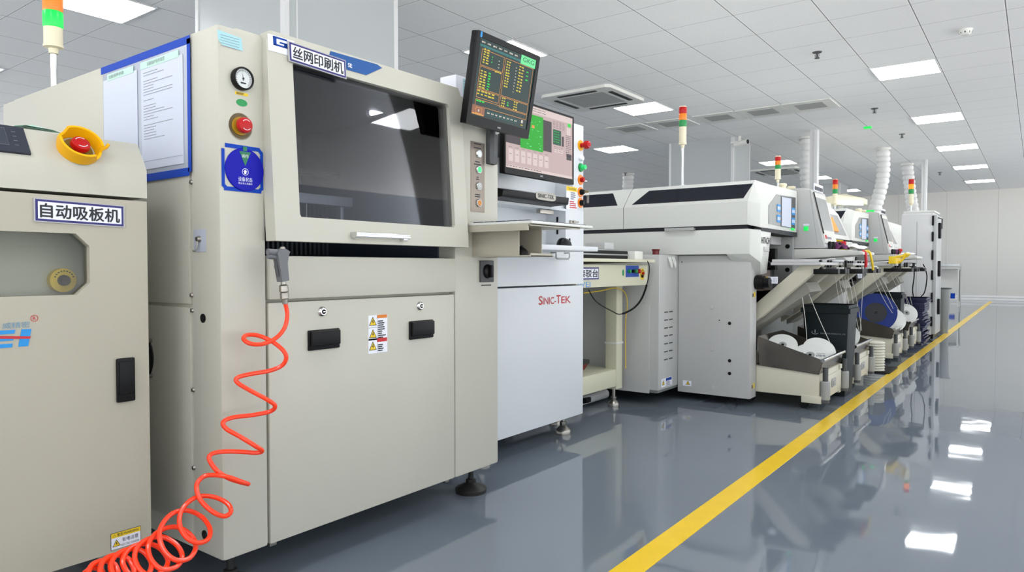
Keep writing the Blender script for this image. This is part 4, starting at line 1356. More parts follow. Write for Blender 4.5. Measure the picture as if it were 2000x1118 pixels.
s.words(SCR_K, .70, .53, 3, .03, .14, .006, 8, 3, 4)
s.rect(SCR_G, .92, .10, .97, .16, 2); s.rect(SCR_W2, .90, .17, .97, .30, 2); s.words(SCR_K, .89, .30, 12, .03, .09, .012, 9, 2, 3)
s.rect(SCR_K, .90, .60, .985, .70, 2)
for k in range(7):
    s.rect(SCR_W2, .04 + k * .085, .72, .10 + k * .085, .90, 2); s.words(SCR_K, .05 + k * .085, .79, 1, .03, .04, .008, 30 + k, 3, 2); s.words(SCR_K, .045 + k * .085, .69, 1, .03, .05, .006, 40 + k, 3, 2)
s.rect(SCR_W2, 0, .955, 1, 1, 1); s.words(SCR_K, .01, .965, 1, .03, .5, .01, 50, 2, 12)
obj('picture', s.b, None, M2)
obj('badge', B().text('AOC', L(w / 2 - .012, .010), u, v, w=.024, h=.007), WINK, M2)
obj('stand', B().box(-2.065, -1.86, 2.60, 2.72, 1.42, 1.52, .006), DGREY, M2)

# ================================================================== LINK CONVEYOR TABLE
CXF = -2.0
CV = thing('link_conveyor', (-2.4, 3.75, 0), 'pale olive link conveyor table with control buttons between the white and grey machines', 'conveyor')
CY0, CY1 = 3.265, 4.14
b = B()
b.box(-2.95, CXF, CY0, CY1, .785, .915, .006)
b.hull([(-2.95, CY0, .915), (CXF + .045, CY0, .930), (CXF + .045, CY1 + .01, .930), (-2.95, CY1 + .01, .915), (-2.95, CY0, .948), (CXF + .045, CY0, .948), (CXF + .045, CY1 + .01, .948), (-2.95, CY1 + .01, .948)])
obj('beam', b, TABLE, CV)
obj('belt_rail', B().box(-2.16, -2.08, CY0, 4.02, .948, 1.0, .003).box(-2.55, -2.47, CY0, 4.02, .948, 1.0, .003), MATTE, CV)
obj('guide_rail', B().box(-2.17, -2.10, CY0, 4.03, 1.0, 1.008).box(-2.09, -2.075, CY0, 4.02, .972, .980), ALU, CV)
obj('end_block', B().box(-2.2, CXF - .03, 4.02, 4.13, .948, 1.0, .004), OFFWHITE, CV)
obj('sensor_box', B().box(-2.32, -2.18, 3.90, 4.02, .99, 1.055, .004), GREY, CV)
for (x, y) in ((-2.19, 4.045), (-2.19, 3.36), (-2.9, 4.045), (-2.9, 3.36)):
    lg_ = obj('leg', B().box(x - .04, x + .04, y - .04, y + .04, .115, .79, .004), TABLE, CV)
    level_foot(lg_, x, y, .12, .038, NICKEL, NICKEL, .045)
obj('lower_shelf', B().box(-2.94, -2.155, CY0, 4.06, .135, .245, .004), TABLE, CV)
obj('cable_clamp', B().box(-2.235, -2.145, 4.0, 4.09, .405, .418, .003), OFFWHITE, CV)
p0, p1 = at(1121, 549, X=CXF), at(1168, 545, X=CXF)
p0.y = 3.275
name_plate(CV, '接驳台', (CXF, p0.y, p0.z + .006), YU, ZU, p1.y - p0.y, .066)
X2 = CXF
lg = B().use(SKYBLUE)
p0, p1 = at(1128, 563, X=CXF), at(1153, 549, X=CXF)
p0.y = 3.275
lg.text('WEI', (X2, p0.y, p0.z + .002), YU, ZU, w=p1.y - p0.y, h=.030)
lg.use(GINK).text('威精密', (X2, p0.y + .05, p0.z + .040), YU, ZU, w=.08, h=.014)
obj('logo', lg, None, CV)
ya, yb, za, zb = rectpx(1222, 519, 1247, 541, CXF)
bp2 = B().use(mat('blue control plate', (12, 66, 160), .4)).box(X2, X2 + .003, ya, yb, za, zb, .001)
CP = obj('control_plate', bp2, None, CV)
for (fx_, m_, rr) in ((.18, GREEN, .012), (.48, BLACK, .010), (.68, GREEN, .013), (.93, RED, .014)):
    c = Vector((X2 + .003, ya + (yb - ya) * fx_, (za + zb) / 2))
    obj('push_button', B().use(m_).lathe([(0, .018), (rr * .8, .017), (rr, .012), (rr, 0)], c, XU, 20), m_, CP)
c = at(1217, 533, X=CXF)
obj('green_sticker', B().poly([c + YU * (.012 * math.cos(a * .4189)) + ZU * (.020 * math.sin(a * .4189)) for a in range(15)], XU, .001), GREEN, CV)
c = at(1254, 534, X=CXF)
ys = B().use(YLABEL).cyl(c, c + XU * .003, .030, 24)
ys.box(c.x, c.x + .003, c.y - .02, c.y + .02, c.z - .04, c.z - .01)
ys.use(INK).lathe([(.018, .0032), (.018, .004), (.022, .004), (.022, .0032)], c, XU, 20)
ys.use(RED).lathe([(0, .016), (.008, .015), (.009, 0)], c, XU, 16)
obj('stop_switch', ys, None, CV)
cb = spline([at(1262, 507, X=-1.96), at(1268, 520, X=-1.95), at(1266, 545, X=-1.96), at(1255, 580, X=-2.0), at(1238, 602, X=-2.05), at(1212, 614, X=-2.1), at(1195, 608, X=-2.1), at(1165, 590, X=-2.05), at(1150, 567, X=-2.03)], 6)
obj('cable', B().tube(cb, .0035, 6), BLACK, CV)
obj('spring_guard', B().tube(cb[14:30], .0065, 8), RUBBER, CV)
cb2 = spline([at(1140, 573, X=-2.1), at(1170, 569, X=-2.1), at(1205, 563, X=-2.1), at(1222, 575, X=-2.14), at(1225, 600, X=-2.14), at(1222, 630, X=-2.14), at(1222, 720, X=-2.14)], 6)
obj('yellow_tube', B().tube(cb2, .003, 6), YLABEL, CV)
# crate on the lower shelf, pipe on the floor
CR = thing('parts_crate', (-2.45, 3.62, .245), 'dark red crate with black lid on the lower shelf of the link conveyor', 'crate')
obj('crate_body', B().hull([(-2.62, 3.40, .245), (-2.30, 3.40, .245), (-2.30, 3.86, .245), (-2.62, 3.86, .245), (-2.64, 3.38, .285), (-2.28, 3.38, .285), (-2.28, 3.88, .285), (-2.64, 3.88, .285)], .004), mat('dark red plastic', (122, 22, 30), .4), CR)
obj('lid', B().box(-2.645, -2.275, 3.375, 3.885, .285, .312, .006).box(-2.60, -2.32, 3.42, 3.84, .312, .318, .004), mat('charcoal lid', (46, 48, 48), .5), CR)
PI_ = thing('pipe', (-2.33, 3.8, 0), 'grey floor pipe with black valve under the link conveyor', 'pipe')
obj('tube', B().cyl((-2.33, 3.1, .045), (-2.33, 4.18, .045), .032, 20), GREY, PI_)
obj('collar', B().cyl((-2.33, 3.78, .045), (-2.33, 3.83, .045), .040, 20), OFFWHITE, PI_)
obj('valve', B().cyl((-2.33, 3.81, .045), (-2.26, 3.84, .06), .018, 14).box(-2.275, -2.255, 3.81, 3.87, .045, .075, .004), BLACK, PI_)

# ================================================================== PLACEMENT MACHINES
PITCH = 2.72
HY0 = 4.45
NX = Vector((0, -1, 0))       # faces the camera side
HOODW = mat('hood white', (216, 217, 212), .38)
PANELG = mat('placement machine grey', (186, 186, 184), .45, bump=.15, bscale=260, vary=.03, vscale=2)
BAND = mat('dark navy seam', (24, 26, 34), .6)


def placement_machine():
    t = thing('placement_machine', (-2.3, 5.6, 0), 'nearest white placement machine with long smoked hood window and grey holed side panel', 'placement machine', 'white placement machines in a line')
    b = B()
    b.box(-3.45, -1.96, 4.21, 6.75, .08, .98, .004)
    b.box(-1.97, -1.80, 4.6, 6.75, .10, 1.15)
    b.box(-3.45, -1.80, 4.6, 6.75, .97, 1.16)
    obj('frame', b, INNER2, t)
    # side box that sticks out beside the link conveyor
    sb = B().box(-2.75, -1.950, 4.20, 4.52, .10, .980, .004)
    SBX = obj('side_box', sb, PANELG, t)
    obj('cover_plate', B().box(-2.72, -2.012, 4.190, 4.20, .078, .650, .002), PANELG, SBX)
    for k in range(7):
        for j in range(2):
            z = .60 - k * .052; y = 4.285 + j * .075
            obj('vent_slot', B().box(-1.951, -1.9485, y, y + .055, z, z + .008), DGREY, SBX)
    for j in range(2):
        y = 4.33 + j * .055
        obj('hook', B().tube([(-1.945, y, .965), (-1.93, y, .93), (-1.925, y + .012, .90), (-1.93, y + .024, .93), (-1.945, y + .024, .965)], .006, 8), OFFWHITE, SBX)
    lb = B().use(SIGN).slab((-1.949, 4.24, .115), YU, ZU, .17, .055, .001)
    lb.use(LOGOBLUE).quad((-1.9478, 4.31, .15), YU, ZU, .09, .018, .0003)
    tri_sign(lb, Vector((-1.9478, 4.27, .14)), YU, ZU, .04, XU)
    lines_block(lb, (-1.9478, 4.31, .118), YU, ZU, .09, .03, 4, GINK, 3)
    obj('warning_label', lb, None, SBX)
    obj('red_cap', B().lathe([(0, .038), (.026, .038), (.028, .03), (.022, .026), (.022, .0), (.028, 0)], (-2.02, 4.30, .98), ZU, 20), mat('dark red cap', (112, 24, 26), .4), SBX)
    # big grey side panel
    sp2 = B().box(-1.948, -1.46, 4.50, 4.622, .055, .978, .004)
    PNL = obj('side_panel', sp2, PANELG, t)
    for (x, y, r) in ((1425, 632, .011), (1425, 705, .011), (1425, 730, .011), (1405, 626, .004), (1332, 512, .004)):
        p = at(x, y, Y=4.5)
        obj('hole', B().cyl(p, p - YU * .002, r, 20), BLACK, PNL)
    for (x, y) in ((1391, 601), (1391, 683), (1393, 757)):
        p = at(x, y, Y=4.5)
        obj('pad', B().box(p.x - .009, p.x + .009, 4.494, 4.5, p.z - .010, p.z + .010, .002), GREY, PNL)
    p = at(1342, 749, Y=4.5)
    wl = B().use(SIGN).slab(p + Vector((-.030, -.0, -.018)), XU, ZU, .06, .036, .001)
    tri_sign(wl, p + Vector((.006, -.0012, 0)), XU, ZU, .030, NX)
    obj('warning_label', wl, None, PNL)
    for zc in (.72, .13):
        yl_ = B().use(mat('pale label', (200, 198, 170), .5)).slab((-1.4595, 4.53, zc - .02), YU, ZU, .07, .045, .0008)
        yl_.use(YLABEL).quad((-1.4584, 4.56, zc - .012), YU, ZU, .03, .03, .0004)
        yl_.use(INK).quad((-1.4584, 4.535, zc - .012), YU, ZU, .018, .022, .0004)
        obj('yellow_label', yl_, None, PNL)
    # white skirt band, seam, hood
    obj('skirt', B().box(-3.45, -1.457, HY0, 4.62, .982, 1.142, .006), HOODW, t)
    obj('seam_band', B().box(-3.45, -1.47, HY0 + .012, 5.34, 1.140, 1.168), BAND, t)
    cs = B().hull([(-1.60, 4.452, 1.140), (-1.452, 4.452, 1.140), (-1.40, 4.50, 1.135), (-1.40, 4.72, 1.135), (-1.60, 4.72, 1.135),
                   (-1.60, 4.452, .982), (-1.452, 4.452, .982), (-1.40, 4.50, .93), (-1.43, 4.60, .850), (-1.42, 4.70, .860), (-1.60, 4.72, .850), (-1.55, 4.60, .85)], .003)
    CS_ = obj('corner_block', cs, HOODW, t)
    ya = at(1487, 470, X=-1.3995).y; yb = at(1504, 470, X=-1.3995).y
    tx = B().text('HITACHI', (-1.3985, ya, 1.050), YU, ZU, w=yb - ya, h=.040, bold=.02)
    obj('lettering', tx, INK, CS_)
    obj('latch', B().box(-1.40, -1.392, 4.56, 4.66, 1.0, 1.03, .003), GREY, CS_)

    def hood(x0, x1, nm):
        prof = [(HY0, 1.168), (HY0, 1.315), (HY0 + .012, 1.330), (HY0 + .115, 1.440), (HY0 + .150, 1.462), (6.70, 1.462), (6.70, 1.168)]
        b = B().prism('X', prof, x0, x1)
        h = obj(nm, b, HOODW, t)
        return h
    h1 = hood(-2.335, -1.47, 'hood'); h2 = hood(-3.45, -2.341, 'hood')
    dv = Vector((0, .103, .110)).normalized(); dn = Vector((0, -.110, .103)).normalized()
    for hh, x0, x1, s0, s1 in ((h1, -2.28, -1.50, .085, .03), (h2, -3.40, -2.395, .03, .085)):
        o = Vector((0, HY0 + .012, 1.330)) + dv * .008
        H_ = .135
        b = B().poly([o + XU * x0, o + XU * x1, o + dv * H_ + XU * (x1 + (.03 if hh is h1 else -s1)), o + dv * H_ + XU * (x0 + s0)], dn, .002)
        obj('hood_window', b, GLASS2, hh)
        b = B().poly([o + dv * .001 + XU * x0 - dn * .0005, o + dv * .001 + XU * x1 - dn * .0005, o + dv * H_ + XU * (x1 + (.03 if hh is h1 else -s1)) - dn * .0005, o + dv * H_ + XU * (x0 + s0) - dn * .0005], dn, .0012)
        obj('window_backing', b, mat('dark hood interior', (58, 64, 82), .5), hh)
    p0, p1 = at(1298, 448, Y=HY0 - .03), at(1355, 445, Y=HY0 - .03)
    hb = B().box(p0.x, p1.x, HY0 - .036, HY0 - .024, p0.z - .014, p0.z + .006, .004).box(p0.x, p0.x + .03, HY0 - .03, HY0, p0.z - .012, p0.z + .004, .003).box(p1.x - .03, p1.x, HY0 - .03, HY0, p0.z - .012, p0.z + .004, .003)
    obj('hood_handle', hb, mat('satin silver', (196, 196, 194), .35, .6), h1)
    # aisle end of the hood with its window
    e = B().hull([(-1.47, HY0, 1.168), (-1.47, HY0, 1.315), (-1.47, HY0 + .13, 1.455), (-1.47, 5.33, 1.462), (-1.47, 5.33, 1.168),
                  (-1.402, HY0 + .045, 1.150), (-1.402, HY0 + .045, 1.300), (-1.402, HY0 + .19, 1.435), (-1.402, 5.33, 1.448), (-1.402, 5.33, 1.150)], .004)
    EN = obj('hood_end', e, HOODW, t)
    X_ = -1.4015
    wn = B().poly([(X_, 4.66, 1.18), (X_, 5.28, 1.175), (X_, 5.28, 1.40), (X_, 4.83, 1.385), (X_, 4.66, 1.30)], XU, .004)
    obj('end_window', wn, mat('grey window film', (150, 152, 150), .25), EN)
    pp = B().use(DGREY).poly([(X_ + .005, 4.92, 1.175), (X_ + .005, 5.275, 1.175), (X_ + .005, 5.275, 1.395), (X_ + .005, 4.92, 1.38)], XU, .0008)
    pp.use(PAPER).poly([(X_ + .0062, 4.935, 1.18), (X_ + .0062, 5.16, 1.178), (X_ + .0062, 5.16, 1.382), (X_ + .0062, 4.935, 1.376)], XU, .0008)
    pp.use(SKYBLUE)
    for (y0, z0) in ((4.83, 1.20), (4.83, 1.27), (5.18, 1.20), (5.18, 1.27)): pp.box(X_ + .005, X_ + .0075, y0, y0 + .075, z0, z0 + .05)
    pp.use(SIGN)
    for (y0, z0) in ((4.83, 1.212), (4.83, 1.282), (5.18, 1.212), (5.18, 1.282)):
        for k in range(3): pp.box(X_ + .0075, X_ + .0080, y0 + .006 + k * .024, y0 + .020 + k * .024, z0 + .002, z0 + .024)
    obj('notice', pp, None, EN)
    obj('status_light', B().box(-1.400, -1.394, 5.18, 5.25, 1.160, 1.178, .002), GREENLIT, EN)
    obj('drip_rail', B().hull([(-1.44, HY0 + .05, 1.128), (-1.398, HY0 + .055, 1.128), (-1.398, 5.33, 1.118), (-1.44, 5.33, 1.118), (-1.44, HY0 + .05, 1.15), (-1.398, HY0 + .055, 1.15), (-1.398, 5.33, 1.15), (-1.44, 5.33, 1.15)]), BAND, t)
    for (x, y) in ((1528, 362), (1545, 366)):
        p = at(x, y, X=-1.49); p.z = 1.455
        obj('lamp_holder', B().lathe([(.028, -.01), (.028, .030), (.032, .032), (.032, .044), (.024, .050), (0, .050)], p, ZU, 20), TOWERBODY, t)
    # recess under the hood with the head mechanism
    obj('recess_panel', B().box(-1.80, -1.42, 5.30, 5.345, .55, 1.118, .003), GREY2, t)
    obj('recess_back', B().box(-1.80, -1.79, 4.63, 5.31, .10, 1.12), mat('dark recess paint', (58, 60, 58), .6), t)
    obj('recess_shelf', B().box(-1.80, -1.50, 4.72, 5.30, 1.06, 1.118, .003), GREY, t)
    m = B().box(-1.66, -1.46, 4.78, 4.84, .93, 1.03, .006).box(-1.66, -1.50, 4.80, 5.0, .95, 1.0, .006).box(-1.64, -1.46, 5.02, 5.08, .88, 1.03, .006).tube([(-1.5, 4.84, .95), (-1.47, 4.9, .92), (-1.5, 4.98, .91)], .02, 10)
    m.box(-1.62, -1.50, 5.05, 5.14, .62, .90, .006)
    obj('drive_unit', m, BLACK, t)
    obj('copper_cover', B().box(-1.66, -1.48, 4.80, 4.98, .74, .88, .004), mat('warm grey cover', (150, 132, 124), .4), t)
    obj('lower_cover', B().box(-1.79, -1.62, 4.72, 5.25, .30, .60, .004), mat('olive grey cover', (62, 62, 56), .5), t)
    obj('adjust_knob', B().cyl((-1.462, 4.60, .80), (-1.405, 4.60, .80), .045, 24).cyl((-1.41, 4.60, .80), (-1.37, 4.60, .80), .034, 24), BLACK, t)
    for z in (.88, 1.05): obj('recess_hole', B().cyl((-1.455, 5.2995, z), (-1.455, 5.298, z), .016, 18), BLACK, t)
    pa, pb = at(1489, 554, Y=4.64), at(1519, 541, Y=4.64)
    wl = B().use(SIGN).box(pa.x, pb.x, 4.64, 4.644, pa.z, pb.z, .001)
    w_ = pb.x - pa.x; h_ = pb.z - pa.z
    wl.use(YLABEL).box(pa.x, pa.x + w_ * .35, 4.6392, 4.64, pa.z, pb.z)
    wl.use(INK).poly([(pa.x + w_ * .06, 4.6385, pa.z + h_ * .18), (pa.x + w_ * .29, 4.6385, pa.z + h_ * .18), (pa.x + w_ * .175, 4.6385, pa.z + h_ * .85)], NX, .0004)
    wl.poly([(pa.x + w_ * .40, 4.639, pb.z - h_ * .1), (pa.x + w_ * .47, 4.639, pb.z - h_ * .1), (pa.x + w_ * .62, 4.639, pa.z + h_ * .45), (pa.x + w_ * .55, 4.639, pa.z + h_ * .12), (pa.x + w_ * .42, 4.639, pa.z + h_ * .3)], NX, .0006)
    wl.use(GINK).tube([(pa.x + w_ * .76, 4.6392, pa.z + h_ * .2), (pa.x + w_ * .76, 4.6392, pb.z - h_ * .2), (pa.x + w_ * .90, 4.6392, pb.z - h_ * .2), (pa.x + w_ * .90, 4.6392, pa.z + h_ * .2)], .0012, 6)
    LBK = obj('handling_label', wl, None, t)
    obj('label_bracket', B().box(pa.x - .02, pa.x + .03, 4.644, 4.66, pa.z + .004, pb.z - .004).box(-1.80, pa.x + .02, 4.65, 4.665, pa.z + .008, pb.z - .008), GREY2, LBK)
    return t


PM = placement_machine()


def console(y0, t):
    """sloping operator console with its shelf, between the two halves of a placement machine"""
    y1 = y0 + .42
    b = B().hull([(-1.46, y0, 1.035), (-1.46, y0, 1.468), (-1.385, y0, 1.472), (-1.312, y0, 1.458), (-1.212, y0, 1.035),
                  (-1.46, y1, 1.035), (-1.46, y1, 1.468), (-1.385, y1, 1.472), (-1.312, y1, 1.458), (-1.212, y1, 1.035)], .005)
    BD = obj('operator_console', b, PANELG, t)
    sd = Vector((.100, 0, -.423)).normalized(); sn = Vector((.423, 0, .100)).normalized()
    o = Vector((-1.312, y0, 1.458))
    obj('screen_frame', B().slab(o + YU * .03 + sd * .40, YU, -sd, .36, .38, .006), mat('console light grey', (206, 206, 200), .4), BD)
    obj('screen', B().slab(o + YU * .055 + sd * .30 + sn * .0065, YU, -sd, .31, .245, .001), mat('unlit console screen', (150, 152, 150), .2), BD)
    pn_ = B().use(BLACK).slab(o + YU * .022 + sd * .33 + sn * .007, YU, -sd, .008, .31, .006)
    obj('screen_edge', pn_, BLACK, BD)
    tg = B().use(SIGN).slab(o + YU * .06 + sd * .01 + sn * .002 + ZU * .005, YU, ZU, .26, .055, .004)
    tg.use(INK)
    for k in range(8): tg.quad(o + YU * (.075 + k * .03) + sn * .0065 + Vector((.004, 0, .002)), YU, ZU, .018, .028)
    obj('number_plate', tg, None, BD)
    gb = B().use(GREENLIT).box(-1.355, -1.325, y0 - .012, y0, 1.162, 1.192, .003)
    gb.use(SIGN).box(-1.36, -1.32, y0 - .006, y0, 1.196, 1.210, .002)
    obj('green_button', gb, None, BD)
    seamb = B().hull([(-1.32, y0 - .0006, 1.45), (-1.316, y0 - .0006, 1.45), (-1.262, y0 - .0006, 1.06), (-1.266, y0 - .0006, 1.06), (-1.32, y0, 1.45), (-1.316, y0, 1.45), (-1.262, y0, 1.06), (-1.266, y0, 1.06)])
    obj('panel_seam', seamb, GREY2, BD)
    sh = B().hull([(-1.46, y0 - .003, .955), (-1.46, y0 - .003, 1.030), (-1.22, y0 - .003, 1.030), (-.99, y0 - .003, 1.012), (-.965, y0, 1.005), (-.965, y0, .985), (-1.06, y0 - .003, .985),
                   (-1.46, y1, .955), (-1.46, y1, 1.030), (-1.22, y1, 1.030), (-.99, y1, 1.012), (-.965, y1, 1.005), (-.965, y1, .985), (-1.06, y1, .985)], .004)
    obj('console_shelf', sh, mat('console light grey', (206, 206, 200), .4), BD)
    sg = B().use(REDINK).slab(o + YU * .06 + sd * .365 + sn * .0065, YU, -sd, .05, .03, .001)
    sg.use(GINK).slab(o + YU * .12 + sd * .365 + sn * .0065, YU, -sd, .12, .016, .001)
    obj('printed_note', sg, None, BD)
    sw = B().use(SIGN).slab(o + YU * .02 + sd * .425 + sn * .001, YU, -sd, .2, .02, .004)
    for k in range(4):
        c = Vector((-1.19 + .006 * k, y0 + .045 + .075 * k, 1.032))
        sw.use((BLACK, BLACK, PURPLE, BLACK)[k]).lathe([(.012, 0), (.016, .035), (.010, .05), (0, .052)], c, ZU, 14)
    obj('switches', sw, None, BD)
    sb_ = B()
    sb_.use(YLABEL).lathe([(.03, 0), (.032, .012), (.026, .014)], (-1.165, y0 + .34, 1.030), ZU, 20)
    sb_.use(RED).lathe([(.012, .012), (.012, .03), (.024, .034), (.026, .050), (.018, .062), (0, .064)], (-1.165, y0 + .34, 1.030), ZU, 20)
    obj('stop_button', sb_, None, BD)
    return t


def wing(y0, t):
    """second half of a machine hood, sloping toward the aisle"""
    y1 = y0 + .85
    b = B().hull([(-1.78, y0, 1.17), (-1.30, y0, 1.13), (-1.40, y0, 1.36), (-1.46, y0, 1.425), (-1.78, y0, 1.44), (-1.78, y1, 1.17), (-1.30, y1, 1.13), (-1.40, y1, 1.36), (-1.46, y1, 1.425), (-1.78, y1, 1.44)], .006)
    b.box(-1.79, -1.42, y0 + .05, y1, .97, 1.18)
    W_ = obj('sloping_hood', b, HOODW, t)
    d = Vector((.10, 0, -.23)).normalized(); nn = Vector((.23, 0, .10)).normalized()
    o = Vector((-1.40, y0 + .06, 1.36))
    obj('window', B().slab(o + d * .21, YU, -d, .70, .19, .003), mat('grey window film', (150, 152, 150), .25), W_)
    return t


console(5.35, PM)
wing(5.80, PM)
for y0, l in ((5.86, 'orange document pocket on the hood behind the nearest operator console'), (5.86 + PITCH, 'orange document pocket on the hood behind the second operator console')):
    d = Vector((.10, 0, -.23)).normalized(); nn = Vector((.23, 0, .10)).normalized()
    o = Vector((-1.40, y0, 1.36)) + d * .19 + nn * .004
    bb_ = B().slab(o, Vector((0, 1, 0)), -d, .40, .13, .012)
    q = obj('document_pocket', bb_, ORBAG, None, loc=o)
    tag(q, l, 'pocket', 'orange document pockets')

# second placement machine further along the line
PM2 = dup(PM, (0, PITCH, 0), None, 'second white placement machine further down the line, partly behind the nearest consoles')

# ------------------------------------------------------------------ feeder carts
TRAY = mat('stainless tray', (112, 106, 100), .26, .9, vary=.18, vscale=9)
CARTP = mat('cart ivory paint', (206, 202, 184), .42, bump=.15)
STRUT = mat('strut ivory paint', (200, 196, 178), .45)


def feeder_cart():
    t = thing('feeder_cart', (-1.3, 4.92, 0), 'nearest ivory feeder cart with stainless scrap tray at the end of the line', 'feeder cart', 'ivory feeder carts with steel scrap trays')
    y0, y1 = 4.63, 5.20
    b = B().box(-1.78, -1.075, y0 + .01, y1 - .01, .085, .262, .006)
    b.box(-1.18, -1.062, y0, y0 + .06, .048, .095, .006)
    b.box(-1.18, -1.062, y1 - .06, y1, .048, .095, .006)
    BD = obj('body', b, CARTP, t)
    fp = B().box(-1.085, -1.060, y0 + .09, y1 - .03, .065, .245, .004)
    fp.box(-1.062, -1.052, y0 + .115, y1 - .06, .095, .210, .004)
    FP = obj('front_panel', fp, CARTP, BD)
    obj('catch', B().box(-1.054, -1.044, y0 + .22, y0 + .33, .125, .178, .006).box(-1.045, -1.040, y0 + .245, y0 + .305, .138, .165, .003), GREY2, FP)
    obj('corner_tab', B().box(-1.06, -1.05, y1 - .10, y1 - .04, .215, .245, .003), CARTP, FP)
    for yy in (y0 + .035, y1 + .005):
        obj('guide_roller', B().lathe([(0, .075), (.026, .075), (.028, .08), (.028, .185), (.024, .19), (0, .19)], (-1.045, yy, .0), ZU, 20), GREY2, t)
        obj('roller_post', B().cyl((-1.045, yy, .19), (-1.045, yy, .275), .016, 14), DGREY, t)
        obj('roller_foot', B().box(-1.065, -1.04, yy - .028, yy + .012, .055, .075, .003).cyl((-1.045, yy, .055), (-1.045, yy, .08), .024, 14), DGREY, t)
    for yy in (y0 + .08, y1 - .08):
        for xx in (-1.18, -1.65):
            obj('caster', B().cyl((xx, yy - .012, .035), (xx, yy + .012, .035), .035, 20).box(xx - .01, xx + .01, yy - .016, yy + .016, .03, .09), BLACK, t)
    # stainless scrap tray
    th = .003
    tr = B()
    for yy in (y0, y1 - th):
        tr.poly([(-1.455, yy, .450), (-1.050, yy, .322), (-1.075, yy, .232), (-1.44, yy, .262)], YU, th)
    tr.poly([(-1.055, y0, .320), (-1.055, y1, .320), (-1.078, y1, .234), (-1.078, y0, .234)], XU, th)
    tr.poly([(-1.078, y0, .234), (-1.078, y1, .234), (-1.46, y1, .262), (-1.46, y0, .262)], ZU, th)
    tr.poly([(-1.455, y0, .45), (-1.455, y1, .45), (-1.46, y1, .262), (-1.46, y0, .262)], XU, th)
    TR = obj('scrap_tray', tr, TRAY, t)
    obj('rolled_lip', B().cyl((-1.052, y0 - .01, .322), (-1.052, y1 + .01, .322), .012, 16), CHROME, TR)
    # two slanting struts and the feeder bed
    for yy in (4.70, 5.10):
        s_ = B().hull([(-1.60, yy, .47), (-1.60, yy, .56), (-1.47, yy, .66), (-1.455, yy, .57)] + [(-1.13, yy, .915), (-1.205, yy, .915), (-1.075, yy, .915), (-1.10, yy, .89)] +
                      [(-1.60, yy + .075, .47), (-1.60, yy + .075, .56), (-1.47, yy + .075, .66), (-1.455, yy + .075, .57), (-1.13, yy + .075, .915), (-1.205, yy + .075, .915), (-1.075, yy + .075, .915), (-1.10, yy + .075, .89)], .003)
        obj('strut', s_, STRUT, t)
    s_ = B().hull([(-1.58, 4.79, .45), (-1.58, 4.79, .53), (-1.20, 4.79, .80), (-1.17, 4.79, .74), (-1.58, 5.09, .45), (-1.58, 5.09, .53), (-1.20, 5.09, .80), (-1.17, 5.09, .74)])
    obj('tape_chute', s_, mat('chute grey', (150, 148, 138), .45), t)
    bd = B().box(-1.385, -1.08, 4.66, 5.28, .912, .930, .003)
    obj('feeder_bed', bd, GREY, t)
    return t


CART = feeder_cart()


def feeders(y0, n, sd, label_fn):
    r = random.Random(sd)
    out = []
    step = .62 / n
    for k in range(n):
        y = y0 + .03 + k * step
        L_ = r.choice((0, 0, .05, -.03))
        t = thing('tape_feeder', (-1.2, y, .93), label_fn, 'tape feeder', 'tape feeders seated on the carts')
        b = B().box(-1.385, -1.10 + L_, y, y + step * .72, .931, .950, .002)
        obj('body', b, ALU if k % 3 else GREY, t)
        f = B().box(-1.13 + L_, -.985 + L_, y, y + step * .80, .855, .888, .004)
        f.box(-1.10 + L_, -1.085 + L_, y + step * .2, y + step * .5, .880, .945, .002)
        obj('nose', f, BLACK, t)
        obj('release_lever', B().box(-1.06 + L_, -1.0 + L_, y + step * .15, y + step * .5, .888, .898, .002), (OFFWHITE if k % 2 else DGREY), t)
        out.append(t)
    return out


carts = [(0, 'nearest ivory feeder cart with stainless scrap tray at the end of the line'), (.96, 'second ivory feeder cart, just behind the dark waste bin with white lettering'),
         (PITCH, 'third ivory feeder cart with big blue reel on its tray'), (PITCH + 1.0, 'farthest ivory feeder cart beside the stack of blue boards')]
for i, (dy, l) in enumerate(carts):
    if i: dup(CART, (0, dy, 0), None, l)
    feeders(4.66 + dy, 9, 10 + i, ['tape feeder with black nose on the nearest feeder cart', 'tape feeder with black nose on the second feeder cart', 'tape feeder with black nose on the third feeder cart', 'tape feeder with black nose on the farthest feeder cart'][i])

